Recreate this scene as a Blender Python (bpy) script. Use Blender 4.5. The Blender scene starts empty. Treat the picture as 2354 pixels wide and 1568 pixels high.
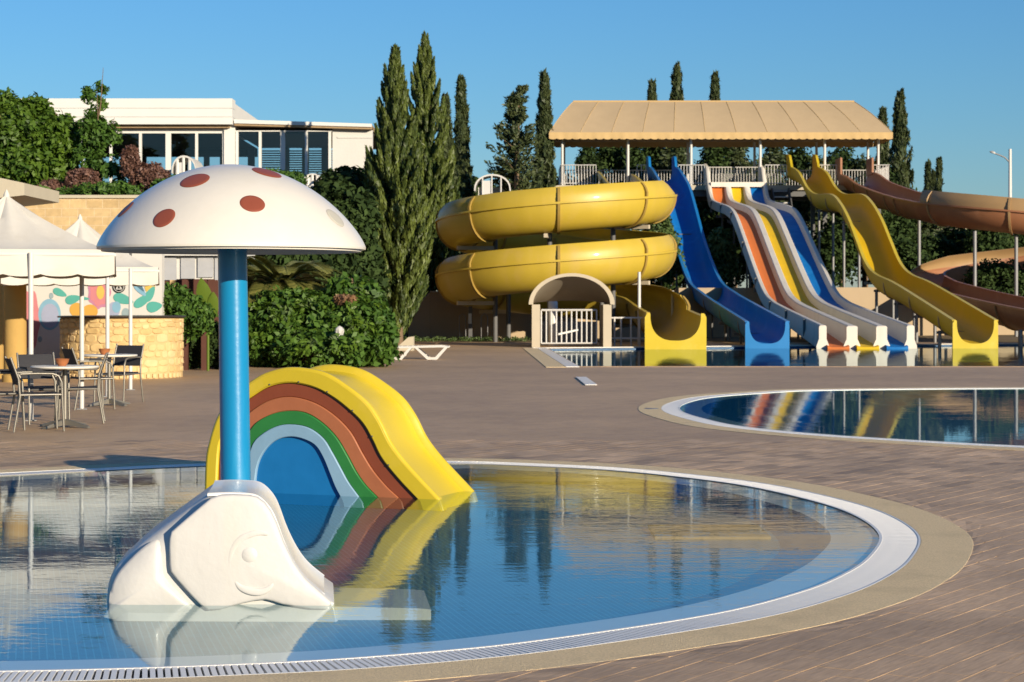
import bpy, math, random
import numpy as np
from mathutils import Vector, Matrix
from mathutils.geometry import tessellate_polygon

rnd = random.Random(7)
rng = np.random.default_rng(7)
R = math.radians
SC = bpy.context.scene
COL = SC.collection

# ------------------------------------------------------------------ camera, sky, sun, exposure
F, CX, HY, H = 4500.0, 1176.5, 690.0, 1.5      # survey of the photograph: focal length, axis, horizon (px of a 2353 px wide print), eye height (m)
cam_d = bpy.data.cameras.new('camera'); cam = bpy.data.objects.new('camera', cam_d); COL.objects.link(cam)
cam.location = (0, 0, H); cam.rotation_euler = (R(90), 0, 0)
cam_d.sensor_width = 36.0; cam_d.lens = 36.0 * F / 2353.0
cam_d.shift_y = -(784.0 - HY) / 2353.0
cam_d.clip_start = 0.1; cam_d.clip_end = 6000
cam_d.dof.use_dof = True; cam_d.dof.focus_distance = 12.0; cam_d.dof.aperture_fstop = 9.0
SC.camera = cam

SUN_AZ, SUN_EL = 37.0, 14.0                     # degrees to the right of straight behind the camera, above the horizon
world = bpy.data.worlds.new('World'); SC.world = world; world.use_nodes = True
wn = world.node_tree.nodes; wl = world.node_tree.links
sky = wn.new('ShaderNodeTexSky'); sky.sky_type = 'NISHITA'; sky.sun_disc = False
sky.sun_elevation = R(SUN_EL); sky.sun_rotation = R(180 - SUN_AZ)
sky.air_density = 1.3; sky.dust_density = 0.0; sky.ozone_density = 8.6
bg = wn.get('Background') or wn.new('ShaderNodeBackground'); bg.inputs['Strength'].default_value = 0.088
wl.new(sky.outputs[0], bg.inputs['Color'])
out = wn.get('World Output') or wn.new('ShaderNodeOutputWorld'); wl.new(bg.outputs[0], out.inputs['Surface'])
sun_d = bpy.data.lights.new('sun', 'SUN'); sun = bpy.data.objects.new('sun', sun_d); COL.objects.link(sun)
sun_d.energy = 4.7; sun_d.angle = R(0.5); sun_d.color = (1.0, 0.86, 0.66)
tosun = Vector((math.sin(R(SUN_AZ)) * math.cos(R(SUN_EL)), -math.cos(R(SUN_AZ)) * math.cos(R(SUN_EL)), math.sin(R(SUN_EL))))
sun.rotation_euler = tosun.to_track_quat('Z', 'Y').to_euler(); sun.location = (20, -40, 30)
SC.view_settings.view_transform = 'Standard'; SC.view_settings.look = 'None'
SC.view_settings.gamma = 1.0; SC.view_settings.exposure = 0.65; SC.view_settings.use_curve_mapping = False
SC.render.engine = 'CYCLES'
SC.cycles.use_denoising = True
SC.cycles.max_bounces = 8; SC.cycles.transparent_max_bounces = 12
SC.cycles.caustics_reflective = False; SC.cycles.caustics_refractive = False

# ------------------------------------------------------------------ helpers
def W(px, py, d):
    return Vector(((px - CX) * d / F, d, H + (HY - py) * d / F))
def XD(px, d): return (px - CX) * d / F
def ZD(py, d): return H + (HY - py) * d / F
def G(px, py, z=0.0):
    d = F * (H - z) / (py - HY)
    return Vector(((px - CX) * d / F, d, z))

WO = {}                                          # world offset of every object that carries children
def thing(name, label, cat, loc=(0, 0, 0), group=None):
    o = bpy.data.objects.new(name, None); COL.objects.link(o); o.location = loc; o.empty_display_size = .2
    o['label'] = label; o['category'] = cat
    if group: o['group'] = group
    WO[o] = Vector(loc); return o
def tag(o, label=None, cat=None, group=None, kind=None):
    if label: o['label'] = label
    if cat: o['category'] = cat
    if group: o['group'] = group
    if kind: o['kind'] = kind
    return o
class MB:
    def __init__(s): s.v = []; s.f = []; s.m = []; s.cm = 0
    def add(s, vs, fs):
        b = len(s.v); s.v += [tuple(v) for v in vs]
        for f in fs: s.f.append(tuple(i + b for i in f)); s.m.append(s.cm)
        return s
    def box(s, lo, hi):
        (a, b, c), (d, e, f) = lo, hi
        return s.add([(a,b,c),(d,b,c),(d,e,c),(a,e,c),(a,b,f),(d,b,f),(d,e,f),(a,e,f)],
                     [(0,3,2,1),(4,5,6,7),(0,1,5,4),(1,2,6,5),(2,3,7,6),(3,0,4,7)])
    def obox(s, c, x, y, z):                      # centre and three half-axis vectors
        c, x, y, z = Vector(c), Vector(x), Vector(y), Vector(z)
        vs = [c - x - y - z, c + x - y - z, c + x + y - z, c - x + y - z, c - x - y + z, c + x - y + z, c + x + y + z, c - x + y + z]
        return s.add(vs, [(0,3,2,1),(4,5,6,7),(0,1,5,4),(1,2,6,5),(2,3,7,6),(3,0,4,7)])
    def tube(s, pts, r, n=8, caps=True):
        pts = [Vector(p) for p in pts]; rs = r if isinstance(r, (list, tuple)) else [r] * len(pts)
        rings = []; up = None
        for i, p in enumerate(pts):
            t = (pts[min(i + 1, len(pts) - 1)] - pts[max(i - 1, 0)]).normalized()
            if up is None:
                a = Vector((0, 0, 1)) if abs(t.z) < .9 else Vector((1, 0, 0))
                up = t.cross(a).normalized()
            else:
                up = (up - t * up.dot(t)).normalized()
            w = t.cross(up)
            rings.append([p + (up * math.cos(2 * math.pi * k / n) + w * math.sin(2 * math.pi * k / n)) * rs[i] for k in range(n)])
        return s.loft(rings, closed=True, caps=caps)
    def loft(s, rings, closed=True, caps=False):
        n = len(rings[0]); vs = [v for r in rings for v in r]; fs = []
        for i in range(len(rings) - 1):
            for k in range(n if closed else n - 1):
                k2 = (k + 1) % n
                fs.append((i * n + k, i * n + k2, (i + 1) * n + k2, (i + 1) * n + k))
        if caps:
            fs.append(tuple(reversed(range(n)))); fs.append(tuple((len(rings) - 1) * n + k for k in range(n)))
        return s.add(vs, fs)
    def lathe(s, prof, c, n=32, axis=None, arc=2 * math.pi, caps=False):   # prof: (r, h)
        ax = Vector(axis or (0, 0, 1)).normalized()
        a = Vector((1, 0, 0)) if abs(ax.x) < .9 else Vector((0, 1, 0))
        u = (a - ax * a.dot(ax)).normalized(); w = ax.cross(u); c = Vector(c)
        full = abs(arc - 2 * math.pi) < 1e-6; m = n if full else n + 1
        rings = [[c + ax * h + (u * math.cos(arc * k / n) + w * math.sin(arc * k / n)) * r for k in range(m)] for r, h in prof]
        return s.loft(rings, closed=full, caps=caps)
    def prism(s, pts, off):                        # planar polygon (3D pts) extruded by vector off
        off = Vector(off); a = [Vector(p) for p in pts]; n = len(a)
        tri = tessellate_polygon([a]); vs = a + [p + off for p in a]; fs = []
        nrm = sum(((a[i] - a[0]).cross(a[i + 1] - a[0]) for i in range(1, n - 1)), Vector())
        flip = nrm.dot(off) > 0
        for t in tri:
            t = tuple(t)
            tn = (a[t[1]] - a[t[0]]).cross(a[t[2]] - a[t[0]])
            if (tn.dot(off) > 0): t = (t[0], t[2], t[1])
            fs.append(t); fs.append(tuple(i + n for i in reversed(t)))
        for i in range(n):
            j = (i + 1) % n
            fs.append((i, i + n, j + n, j) if flip is False else (i, j, j + n, i + n))
        return s.add(vs, fs)
def mesh(name, mb, mats, smooth=None):
    me = bpy.data.meshes.new(name); me.from_pydata(mb.v, [], mb.f)
    if not isinstance(mats, (list, tuple)): mats = [mats]
    for m in mats: me.materials.append(m)
    if len(mats) > 1: me.polygons.foreach_set('material_index', mb.m)
    me.validate(); me.update()
    if smooth is not None: shade(me, smooth)
    return me
def shade(me, ang):
    me.polygons.foreach_set('use_smooth', [True] * len(me.polygons))
    if ang < 179: me.set_sharp_from_angle(angle=R(ang))
def obj(name, mb, mat, parent=None, smooth=40, kind=None, label=None, fix=True):
    off = WO[parent] if parent else Vector()
    if off.length: mb.v = [(x - off.x, y - off.y, z - off.z) for x, y, z in mb.v]
    me = mesh(name, mb, mat)
    if fix:
        import bmesh
        bm = bmesh.new(); bm.from_mesh(me); bmesh.ops.recalc_face_normals(bm, faces=bm.faces); bm.to_mesh(me); bm.free()
    if smooth is not None: shade(me, smooth)
    o = bpy.data.objects.new(name, me); COL.objects.link(o)
    if parent: o.parent = parent; WO[o] = off
    else: WO[o] = Vector()
    if kind: o['kind'] = kind
    if label: o['label'] = label
    return o
def copy_tree(o, parent=None):
    c = o.copy(); COL.objects.link(c)
    if parent: c.parent = parent
    for ch in list(o.children): copy_tree(ch, c)
    return c
def catmull(pts, n, closed=False):
    P = [Vector(p) for p in pts]; m = len(P); outp = []
    segs = m if closed else m - 1
    for i in range(segs):
        if closed: a, b, c, d = P[(i - 1) % m], P[i], P[(i + 1) % m], P[(i + 2) % m]
        else: a, b, c, d = P[max(i - 1, 0)], P[i], P[i + 1], P[min(i + 2, m - 1)]
        for k in range(n):
            t = k / n
            outp.append(.5 * ((2 * b) + (c - a) * t + (2 * a - 5 * b + 4 * c - d) * t * t + (3 * b - a - 3 * c + d) * t ** 3))
    if not closed: outp.append(P[-1].copy())
    return outp
def resample(pts, n):
    P = [Vector(p) for p in pts]; L = [0]
    for i in range(1, len(P)): L.append(L[-1] + (P[i] - P[i - 1]).length)
    res = []; j = 0
    for k in range(n):
        t = L[-1] * k / (n - 1)
        while j < len(P) - 2 and L[j + 1] < t: j += 1
        q = 0 if L[j + 1] == L[j] else (t - L[j]) / (L[j + 1] - L[j])
        res.append(P[j].lerp(P[j + 1], min(max(q, 0), 1)))
    return res
def hull(pts):
    P = sorted(set((round(p[0], 5), round(p[1], 5)) for p in pts))
    def half(seq):
        h = []
        for p in seq:
            while len(h) > 1 and (h[-1][0]-h[-2][0])*(p[1]-h[-2][1]) - (h[-1][1]-h[-2][1])*(p[0]-h[-2][0]) <= 0: h.pop()
            h.append(p)
        return h[:-1]
    return half(P) + half(P[::-1])                  # counter-clockwise
def offset(poly, w):
    n = len(poly); res = []
    for i in range(n):
        a, b, c = poly[i - 1], poly[i], poly[(i + 1) % n]
        t = Vector((c[0] - a[0], c[1] - a[1])).normalized()
        res.append((b[0] + t.y * w, b[1] - t.x * w))
    return res
def cut(poly, a, b):                               # split a convex polygon by the line a->b: (left part, right part)
    L, Rr = [], []; n = len(poly)
    def sd(p): return (b[0]-a[0])*(p[1]-a[1]) - (b[1]-a[1])*(p[0]-a[0])
    for i in range(n):
        p, q = poly[i], poly[(i + 1) % n]; sp, sq = sd(p), sd(q)
        if sp >= 0: L.append(p)
        if sp <= 0: Rr.append(p)
        if sp * sq < 0:
            t = sp / (sp - sq); m = (p[0] + (q[0]-p[0])*t, p[1] + (q[1]-p[1])*t); L.append(m); Rr.append(m)
    return L, Rr
def area(p): return .5 * abs(sum(p[i-1][0]*p[i][1] - p[i][0]*p[i-1][1] for i in range(len(p))))
def minus(poly, hole):                             # convex polygon minus convex ccw hole -> convex pieces
    xs = [p[0] for p in poly]; ys = [p[1] for p in poly]; hx = [p[0] for p in hole]; hy = [p[1] for p in hole]
    if max(xs) < min(hx) or min(xs) > max(hx) or max(ys) < min(hy) or min(ys) > max(hy): return [poly]
    res = []; cur = poly
    for i in range(len(hole)):
        a, b = hole[i], hole[(i + 1) % len(hole)]
        L, Rr = cut(cur, a, b)
        if len(Rr) > 2 and area(Rr) > 1e-5: res.append(Rr)
        cur = L
        if len(cur) < 3 or area(cur) < 1e-7: cur = []; break
    if not cur: return res if sum(map(area, res)) < area(poly) * .999 else [poly]
    return res

# ------------------------------------------------------------------ materials
def lin(c):
    return tuple((x / 12.92 if x <= .04045 else ((x + .055) / 1.055) ** 2.4) for x in c)
FLAT = ('chute_sunlit_white', 'white_cap_paint', 'slide_white', 'tent_cloth', 'rubble_stone', 'rubble_stone_pale', 'rubble_stone_dark', 'mortar', 'canvas_ochre', 'pebble_coping', 'white_grating', 'white_tile', 'pool_blue_render', 'table_top', 'gutter_channel', 'earth', 'black_weave', 'dark_steel', 'bark', 'turquoise_paint', 'galvanised_steel', 'aluminium')
def mat(name, color, rough=.5, spec=.5, var=.12, scale=6.0, bump=0.0, bscale=40.0, metal=0.0, coat=0.0, dirt=None, dscale=1.5, streak=False):
    m = bpy.data.materials.new(name); m.use_nodes = True; n = m.node_tree.nodes; l = m.node_tree.links
    p = n['Principled BSDF']; p.inputs['Roughness'].default_value = rough; p.inputs['Metallic'].default_value = metal
    p.inputs['Specular IOR Level'].default_value = spec; p.inputs['Coat Weight'].default_value = coat; p.inputs['Coat Roughness'].default_value = .12
    tc = n.new('ShaderNodeTexCoord'); mp = n.new('ShaderNodeMapping'); l.new(tc.outputs['Object'], mp.inputs[0])
    if streak: mp.inputs['Scale'].default_value = (1, 1, .12)
    nz = n.new('ShaderNodeTexNoise'); nz.inputs['Scale'].default_value = scale; nz.inputs['Detail'].default_value = 6; l.new(mp.outputs[0], nz.inputs['Vector'])
    mix = n.new('ShaderNodeMix'); mix.data_type = 'RGBA'; l.new(nz.outputs['Fac'], mix.inputs['Factor'])
    c = color if name in FLAT else tuple(x * .68 for x in color)
    mix.inputs['A'].default_value = (*[max(0, x * (1 - var)) for x in c], 1); mix.inputs['B'].default_value = (*[min(1, x * (1 + var)) for x in c], 1)
    colout = mix.outputs['Result']
    if dirt:
        n2 = n.new('ShaderNodeTexNoise'); n2.inputs['Scale'].default_value = dscale; n2.inputs['Detail'].default_value = 9; n2.inputs['Roughness'].default_value = .65
        l.new(mp.outputs[0], n2.inputs['Vector'])
        rp = n.new('ShaderNodeValToRGB'); rp.color_ramp.elements[0].position = .52; rp.color_ramp.elements[1].position = .74; l.new(n2.outputs['Fac'], rp.inputs[0])
        mu = n.new('ShaderNodeMath'); mu.operation = 'MULTIPLY'; mu.inputs[1].default_value = .55; l.new(rp.outputs[0], mu.inputs[0])
        mx = n.new('ShaderNodeMix'); mx.data_type = 'RGBA'; l.new(mu.outputs[0], mx.inputs['Factor']); l.new(colout, mx.inputs['A']); mx.inputs['B'].default_value = (*dirt, 1)
        colout = mx.outputs['Result']
    l.new(colout, p.inputs['Base Color'])
    rr = n.new('ShaderNodeMapRange'); l.new(nz.outputs['Fac'], rr.inputs[0]); rr.inputs['To Min'].default_value = max(0, rough - .08); rr.inputs['To Max'].default_value = min(1, rough + .1)
    l.new(rr.outputs[0], p.inputs['Roughness'])
    if bump:
        nb = n.new('ShaderNodeTexNoise'); nb.inputs['Scale'].default_value = bscale; nb.inputs['Detail'].default_value = 5; l.new(tc.outputs['Object'], nb.inputs['Vector'])
        b = n.new('ShaderNodeBump'); b.inputs['Strength'].default_value = bump; b.inputs['Distance'].default_value = .02; l.new(nb.outputs['Fac'], b.inputs['Height']); l.new(b.outputs[0], p.inputs['Normal'])
    return m
def leafmat(name, dark, light, trans=.3, rough=.5):
    m = bpy.data.materials.new(name); m.use_nodes = True; n = m.node_tree.nodes; l = m.node_tree.links
    p = n['Principled BSDF']; p.inputs['Roughness'].default_value = rough; p.inputs['Specular IOR Level'].default_value = .35 if rough < .65 else .1
    at = n.new('ShaderNodeAttribute'); at.attribute_name = 'tint'
    mix = n.new('ShaderNodeMix'); mix.data_type = 'RGBA'; l.new(at.outputs['Fac'], mix.inputs['Factor'])
    mix.inputs['A'].default_value = (*dark, 1); mix.inputs['B'].default_value = (*light, 1)
    l.new(mix.outputs['Result'], p.inputs['Base Color'])
    tr = n.new('ShaderNodeBsdfTranslucent'); l.new(mix.outputs['Result'], tr.inputs['Color'])
    ms = n.new('ShaderNodeMixShader'); ms.inputs[0].default_value = trans; l.new(p.outputs[0], ms.inputs[1]); l.new(tr.outputs[0], ms.inputs[2])
    l.new(ms.outputs[0], n['Material Output'].inputs['Surface'])
    return m
def watermat(name, tint, bump, scale=(1.1, 3.2), fine=.25, far=False, left=None):
    m = bpy.data.materials.new(name); m.use_nodes = True; n = m.node_tree.nodes; l = m.node_tree.links
    n.remove(n['Principled BSDF'])
    geo = n.new('ShaderNodeNewGeometry'); mp = n.new('ShaderNodeMapping'); mp.inputs['Scale'].default_value = (scale[0], scale[1], 1); l.new(geo.outputs['Position'], mp.inputs[0])
    a = n.new('ShaderNodeTexNoise'); a.inputs['Scale'].default_value = 4.2; a.inputs['Detail'].default_value = 3; a.inputs['Distortion'].default_value = .6; l.new(mp.outputs[0], a.inputs['Vector'])
    b = n.new('ShaderNodeTexNoise'); b.inputs['Scale'].default_value = 15; b.inputs['Detail'].default_value = 2; l.new(mp.outputs[0], b.inputs['Vector'])
    # breeze patches: where the surface is ruffled and where it lies still
    c = n.new('ShaderNodeTexNoise'); c.inputs['Scale'].default_value = .55; c.inputs['Detail'].default_value = 2; l.new(mp.outputs[0], c.inputs['Vector'])
    rp = n.new('ShaderNodeMapRange'); rp.inputs['From Min'].default_value = .38; rp.inputs['From Max'].default_value = .66; rp.inputs['To Min'].default_value = .25; rp.inputs['To Max'].default_value = 1.0; l.new(c.outputs['Fac'], rp.inputs[0])
    m1 = n.new('ShaderNodeMath'); m1.operation = 'MULTIPLY_ADD'; m1.inputs[1].default_value = fine; l.new(b.outputs['Fac'], m1.inputs[0]); l.new(a.outputs['Fac'], m1.inputs[2])
    m2 = n.new('ShaderNodeMath'); m2.operation = 'MULTIPLY'; l.new(m1.outputs[0], m2.inputs[0]); l.new(rp.outputs[0], m2.inputs[1])
    bp = n.new('ShaderNodeBump'); bp.inputs['Strength'].default_value = 1.0; bp.inputs['Distance'].default_value = bump; l.new(m2.outputs[0], bp.inputs['Height'])
    # water reflectance by angle (Schlick), the same from above and from below the surface
    dt = n.new('ShaderNodeVectorMath'); dt.operation = 'DOT_PRODUCT'; l.new(geo.outputs['True Normal'], dt.inputs[0]); l.new(geo.outputs['Incoming'], dt.inputs[1])
    ab = n.new('ShaderNodeMath'); ab.operation = 'ABSOLUTE'; l.new(dt.outputs['Value'], ab.inputs[0])
    om = n.new('ShaderNodeMath'); om.operation = 'SUBTRACT'; om.inputs[0].default_value = 1.0; l.new(ab.outputs[0], om.inputs[1])
    pw = n.new('ShaderNodeMath'); pw.operation = 'POWER'; pw.inputs[1].default_value = 5.0; l.new(om.outputs[0], pw.inputs[0])
    fr = n.new('ShaderNodeMath'); fr.operation = 'MULTIPLY_ADD'; fr.inputs[1].default_value = .98; fr.inputs[2].default_value = .02; l.new(pw.outputs[0], fr.inputs[0])
    t = n.new('ShaderNodeBsdfTransparent'); t.inputs['Color'].default_value = (*tint, 1)
    g = n.new('ShaderNodeBsdfGlossy'); g.inputs['Roughness'].default_value = 0.0; g.inputs['Color'].default_value = (.76, .83, .85, 1); l.new(bp.outputs[0], g.inputs['Normal'])
    ms = n.new('ShaderNodeMixShader'); l.new(fr.outputs[0], ms.inputs[0]); l.new(t.outputs[0], ms.inputs[1]); l.new(g.outputs[0], ms.inputs[2])
    l.new(ms.outputs[0], n['Material Output'].inputs['Surface'])
    return m
def glassmat(name, tint):
    m = bpy.data.materials.new(name); m.use_nodes = True; n = m.node_tree.nodes; l = m.node_tree.links
    n.remove(n['Principled BSDF'])
    fr = n.new('ShaderNodeFresnel'); fr.inputs['IOR'].default_value = 1.5
    t = n.new('ShaderNodeBsdfTransparent'); t.inputs['Color'].default_value = (*tint, 1)
    g = n.new('ShaderNodeBsdfGlossy'); g.inputs['Roughness'].default_value = .01
    ms = n.new('ShaderNodeMixShader'); l.new(fr.outputs[0], ms.inputs[0]); l.new(t.outputs[0], ms.inputs[1]); l.new(g.outputs[0], ms.inputs[2])
    l.new(ms.outputs[0], n['Material Output'].inputs['Surface'])
    return m
def brickmat(name, c1, c2, mortar, bw, bh, msize, rough=.6, bump=.3, rot=0.0, noise=18.0, offs=.5, grain=None, vert=False):
    m = bpy.data.materials.new(name); m.use_nodes = True; n = m.node_tree.nodes; l = m.node_tree.links
    p = n['Principled BSDF']; p.inputs['Roughness'].default_value = rough
    geo = n.new('ShaderNodeNewGeometry'); mp = n.new('ShaderNodeMapping'); mp.vector_type = 'TEXTURE'; mp.inputs['Rotation'].default_value = (0, 0, rot)
    if vert: mp.vector_type = 'POINT'; mp.inputs['Rotation'].default_value = (R(-90), 0, 0)
    l.new(geo.outputs['Position'], mp.inputs[0])
    br = n.new('ShaderNodeTexBrick'); br.offset = offs; br.inputs['Scale'].default_value = 1.0
    br.inputs['Brick Width'].default_value = bw; br.inputs['Row Height'].default_value = bh; br.inputs['Mortar Size'].default_value = msize; br.inputs['Mortar Smooth'].default_value = .2
    br.inputs['Color1'].default_value = (*c1, 1); br.inputs['Color2'].default_value = (*c2, 1); br.inputs['Mortar'].default_value = (*mortar, 1)
    l.new(mp.outputs[0], br.inputs['Vector'])
    mp2 = n.new('ShaderNodeMapping'); mp2.inputs['Scale'].default_value = grain or (1, 1, 1); l.new(mp.outputs[0], mp2.inputs[0])
    nz = n.new('ShaderNodeTexNoise'); nz.inputs['Scale'].default_value = noise; nz.inputs['Detail'].default_value = 6; nz.inputs['Roughness'].default_value = .6; l.new(mp2.outputs[0], nz.inputs['Vector'])
    n3 = n.new('ShaderNodeTexNoise'); n3.inputs['Scale'].default_value = .35; n3.inputs['Detail'].default_value = 6; l.new(mp.outputs[0], n3.inputs['Vector'])
    mr = n.new('ShaderNodeMapRange'); mr.inputs['To Min'].default_value = .62; mr.inputs['To Max'].default_value = 1.38; l.new(nz.outputs['Fac'], mr.inputs[0])
    mr3 = n.new('ShaderNodeMapRange'); mr3.inputs['From Min'].default_value = .3; mr3.inputs['From Max'].default_value = .7; mr3.inputs['To Min'].default_value = .86; mr3.inputs['To Max'].default_value = 1.12; l.new(n3.outputs['Fac'], mr3.inputs[0])
    mm = n.new('ShaderNodeMath'); mm.operation = 'MULTIPLY'; l.new(mr.outputs[0], mm.inputs[0]); l.new(mr3.outputs[0], mm.inputs[1])
    mx = n.new('ShaderNodeMix'); mx.data_type = 'RGBA'; mx.blend_type = 'MULTIPLY'; mx.inputs['Factor'].default_value = 1; l.new(br.outputs['Color'], mx.inputs['A']); l.new(mm.outputs[0], mx.inputs['B'])
    l.new(mx.outputs['Result'], p.inputs['Base Color'])
    if bump:
        b = n.new('ShaderNodeBump'); b.inputs['Strength'].default_value = bump; b.inputs['Distance'].default_value = .01; b.invert = True
        l.new(br.outputs['Fac'], b.inputs['Height']); l.new(b.outputs[0], p.inputs['Normal'])
    return m

M = {}
M['white_grp'] = mat('white_fibreglass', (.82, .80, .755), .42, .4, .05, 7, .10, 26, coat=.12, dirt=(.56, .53, .44), dscale=4.5, streak=True)
M['chute_lit_white'] = mat('chute_sunlit_white', (.82, .80, .74), .3, .5, .03, 7, .05, 26, coat=.2, dirt=(.66, .63, .55), dscale=3.0)  # the elephant's white made brighter on the chute, sunlight put into the colour
M['white_metal'] = mat('white_metal', (.78, .76, .72), .4, .5, .05, 4, 0)
M['white_tile'] = mat('white_tile', (.74, .72, .67), .35, .5, .06, 9, .06, 60)
M['slat'] = mat('white_grating', (.78, .76, .71), .4, .4, .06, 20, 0)
M['gutter_pit'] = mat('gutter_channel', (.24, .225, .2), .8, .2, .2, 10, 0)
M['coping'] = mat('pebble_coping', (.72, .545, .325), .8, .2, .45, 90, .6, 220, dirt=(.44, .34, .20), dscale=2.2)
M['deck'] = brickmat('deck_planks_far', (.465, .305, .16), (.40, .26, .142), (.46, .345, .24), .3, .15, .005, .62, .25, R(56), 9.0, grain=(1.2, 9, 1))
M['plank'] = None
M['pool_blue'] = mat('pool_blue_render', (.002, .065, .17), .4, .4, .12, 2.5, 0)
M['mosaic'] = brickmat('pool_mosaic', (.001, .066, .105), (.004, .112, .168), (.07, .25, .33), .034, .034, .0035, .35, 0, R(14), 6, 0.0)
M['blue_paint'] = mat('turquoise_paint', (.003, .20, .42), .3, .5, .18, 5, .06, 20, coat=.3, dirt=(.06, .33, .50), dscale=5, streak=True)
M['cap_white'] = mat('white_cap_paint', (.62, .585, .515), .33, .5, .03, 6, .04, 24, coat=.2, dirt=(.56, .52, .43), dscale=2.2, streak=False)
M['spot'] = mat('spot_brown_red', (.33, .085, .045), .45, .4, .12, 8, .04, 30)
M['spot_faded'] = mat('spot_faded', (.62, .59, .49), .5, .4, .08, 8, .04, 30)
M['yellow'] = mat('yellow_fibreglass', (.78, .585, .030), .38, .45, .08, 3, .05, 20, coat=.15, dirt=(.62, .46, .08), dscale=2.6)
M['yellow_old'] = mat('yellow_weathered', (.66, .475, .050), .45, .45, .14, 1.2, .05, 12, coat=.1, dirt=(.47, .32, .09), dscale=1.6, streak=True)
M['red'] = mat('rainbow_red', (.29, .072, .032), .42, .4, .12, 6, .04, 25)
M['orange'] = mat('rainbow_orange', (.50, .17, .075), .42, .4, .14, 6, .04, 25)
M['green'] = mat('rainbow_green', (.035, .24, .055), .42, .4, .14, 6, .04, 25)
M['lblue'] = mat('rainbow_light_blue', (.30, .50, .68), .42, .4, .10, 6, .04, 25)
M['rblue'] = mat('rainbow_blue', (.012, .205, .54), .42, .4, .12, 6, .04, 25)
M['sl_blue'] = mat('slide_blue', (.006, .20, .60), .6, .2, .14, 1.5, .04, 12, coat=0, dirt=(.03, .25, .58), dscale=1.2)
M['sl_blue_rim'] = mat('slide_blue_rim', (.012, .24, .62), .4, .45, .1, 1.5, 0, coat=.15)
M['yellow_in'] = mat('slide_golden', (.74, .49, .010), .6, .2, .14, 1.2, .05, 12, coat=0, dirt=(.55, .34, .03), dscale=1.3, streak=True)
M['joint_brown'] = mat('joint_weathered', (.40, .265, .055), .6, .3, .2, 3, 0)
M['sl_white'] = mat('slide_white', (.60, .56, .48), .45, .45, .07, 1.5, .04, 12, dirt=(.42, .38, .30), dscale=1.6, streak=True)
M['sl_orange'] = mat('slide_orange', (.80, .22, .05), .6, .2, .12, 1.5, 0)
M['sl_yellow'] = mat('slide_yellow', (.90, .58, .02), .6, .2, .12, 1.5, 0)
M['sl_red'] = mat('slide_terracotta', (.41, .175, .082), .45, .45, .12, 1.2, .04, 12, dirt=(.44, .22, .12), dscale=.9)
M['sl_tan'] = mat('slide_tan', (.46, .29, .13), .5, .4, .12, 1.2, .04, 12)
M['canvas'] = mat('canvas_ochre', (.40, .30, .18), .85, .15, .07, 2, .12, 9)
M['canvas_trim'] = mat('canvas_valance', (.70, .49, .23), .85, .15, .07, 3, .1, 9)
M['tent'] = mat('tent_cloth', (.57, .54, .475), .85, .15, .06, 4, .2, 6, dirt=(.47, .43, .35), dscale=1.5)
M['steel'] = mat('galvanised_steel', (.21, .21, .21), .5, .5, .15, 5, 0, metal=.3)
M['dark_steel'] = mat('dark_steel', (.10, .10, .10), .55, .4, .2, 5, 0)
M['alu'] = mat('aluminium', (.20, .185, .155), .42, .5, .08, 20, 0, metal=.5)
M['black_weave'] = mat('black_weave', (.022, .022, .026), .6, .3, .3, 60, .4, 90)
M['table_top'] = mat('table_top', (.70, .66, .56), .4, .5, .06, 12, 0)
M['terracotta'] = mat('terracotta', (.52, .19, .07), .6, .3, .1, 20, 0)
M['plaster'] = mat('plaster_white', (.80, .78, .73), .9, .15, .06, 2, .25, 12, dirt=(.58, .54, .47), dscale=.9)
M['boards'] = mat('white_boards', (.88, .87, .82), .6, .3, .04, 2, .05, 10)
M['tan_wood'] = mat('tan_wood', (.46, .32, .18), .7, .2, .2, 4, .1, 20)
M['ochre'] = mat('ochre_plaster', (.62, .40, .13), .9, .15, .1, 3, .25, 14, dirt=(.48, .30, .10), dscale=1.2)
M['cream'] = mat('cream_plaster', (.64, .57, .43), .9, .15, .07, 2, .2, 12)
M['beige_wall'] = mat('beige_wall', (.50, .385, .25), .95, .1, .1, 1.2, .25, 8, dirt=(.36, .27, .18), dscale=.7)
M['stone_wall'] = brickmat('sandstone_blocks', (.54, .385, .19), (.46, .32, .15), (.58, .44, .26), .46, .24, .012, .9, .5, 0, 5.0, vert=True)
M['stone'] = mat('rubble_stone', (.58, .42, .20), .85, .2, .16, 5, .4, 22, dirt=(.46, .31, .14), dscale=3)
M['stone_b'] = mat('rubble_stone_pale', (.61, .45, .235), .85, .2, .24, 5, .4, 22, dirt=(.50, .35, .17), dscale=3)
M['stone_c'] = mat('rubble_stone_dark', (.53, .37, .165), .85, .2, .26, 5, .4, 22, dirt=(.34, .22, .09), dscale=3)
M['mortar'] = mat('mortar', (.52, .37, .18), .95, .1, .15, 9, .4, 40)
M['counter'] = mat('dark_counter', (.05, .035, .025), .4, .4, .2, 6, 0)
M['mural'] = mat('mural_wall', (.78, .755, .70), .85, .2, .03, 2, .08, 12)
for k, c in dict(pink=(.72, .27, .29), mauve=(.62, .27, .40), sky=(.27, .50, .66), lilac=(.42, .46, .62), teal=(.12, .47, .40), amber=(.76, .43, .09), yolk=(.80, .56, .13), grey=(.36, .47, .50), navy=(.10, .20, .28)).items():
    M['p_' + k] = mat('paint_' + k, c, .8, .2, .12, 5, .05, 14)
M['black'] = mat('black_paint', (.02, .02, .02), .5, .4, .2, 8, 0)
M['glass'] = glassmat('window_glass', (.84, .88, .90))
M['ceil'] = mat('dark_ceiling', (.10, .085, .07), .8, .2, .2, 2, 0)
M['room_floor'] = mat('room_floor', (.25, .2, .15), .6, .3, .2, 2, 0)
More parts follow.
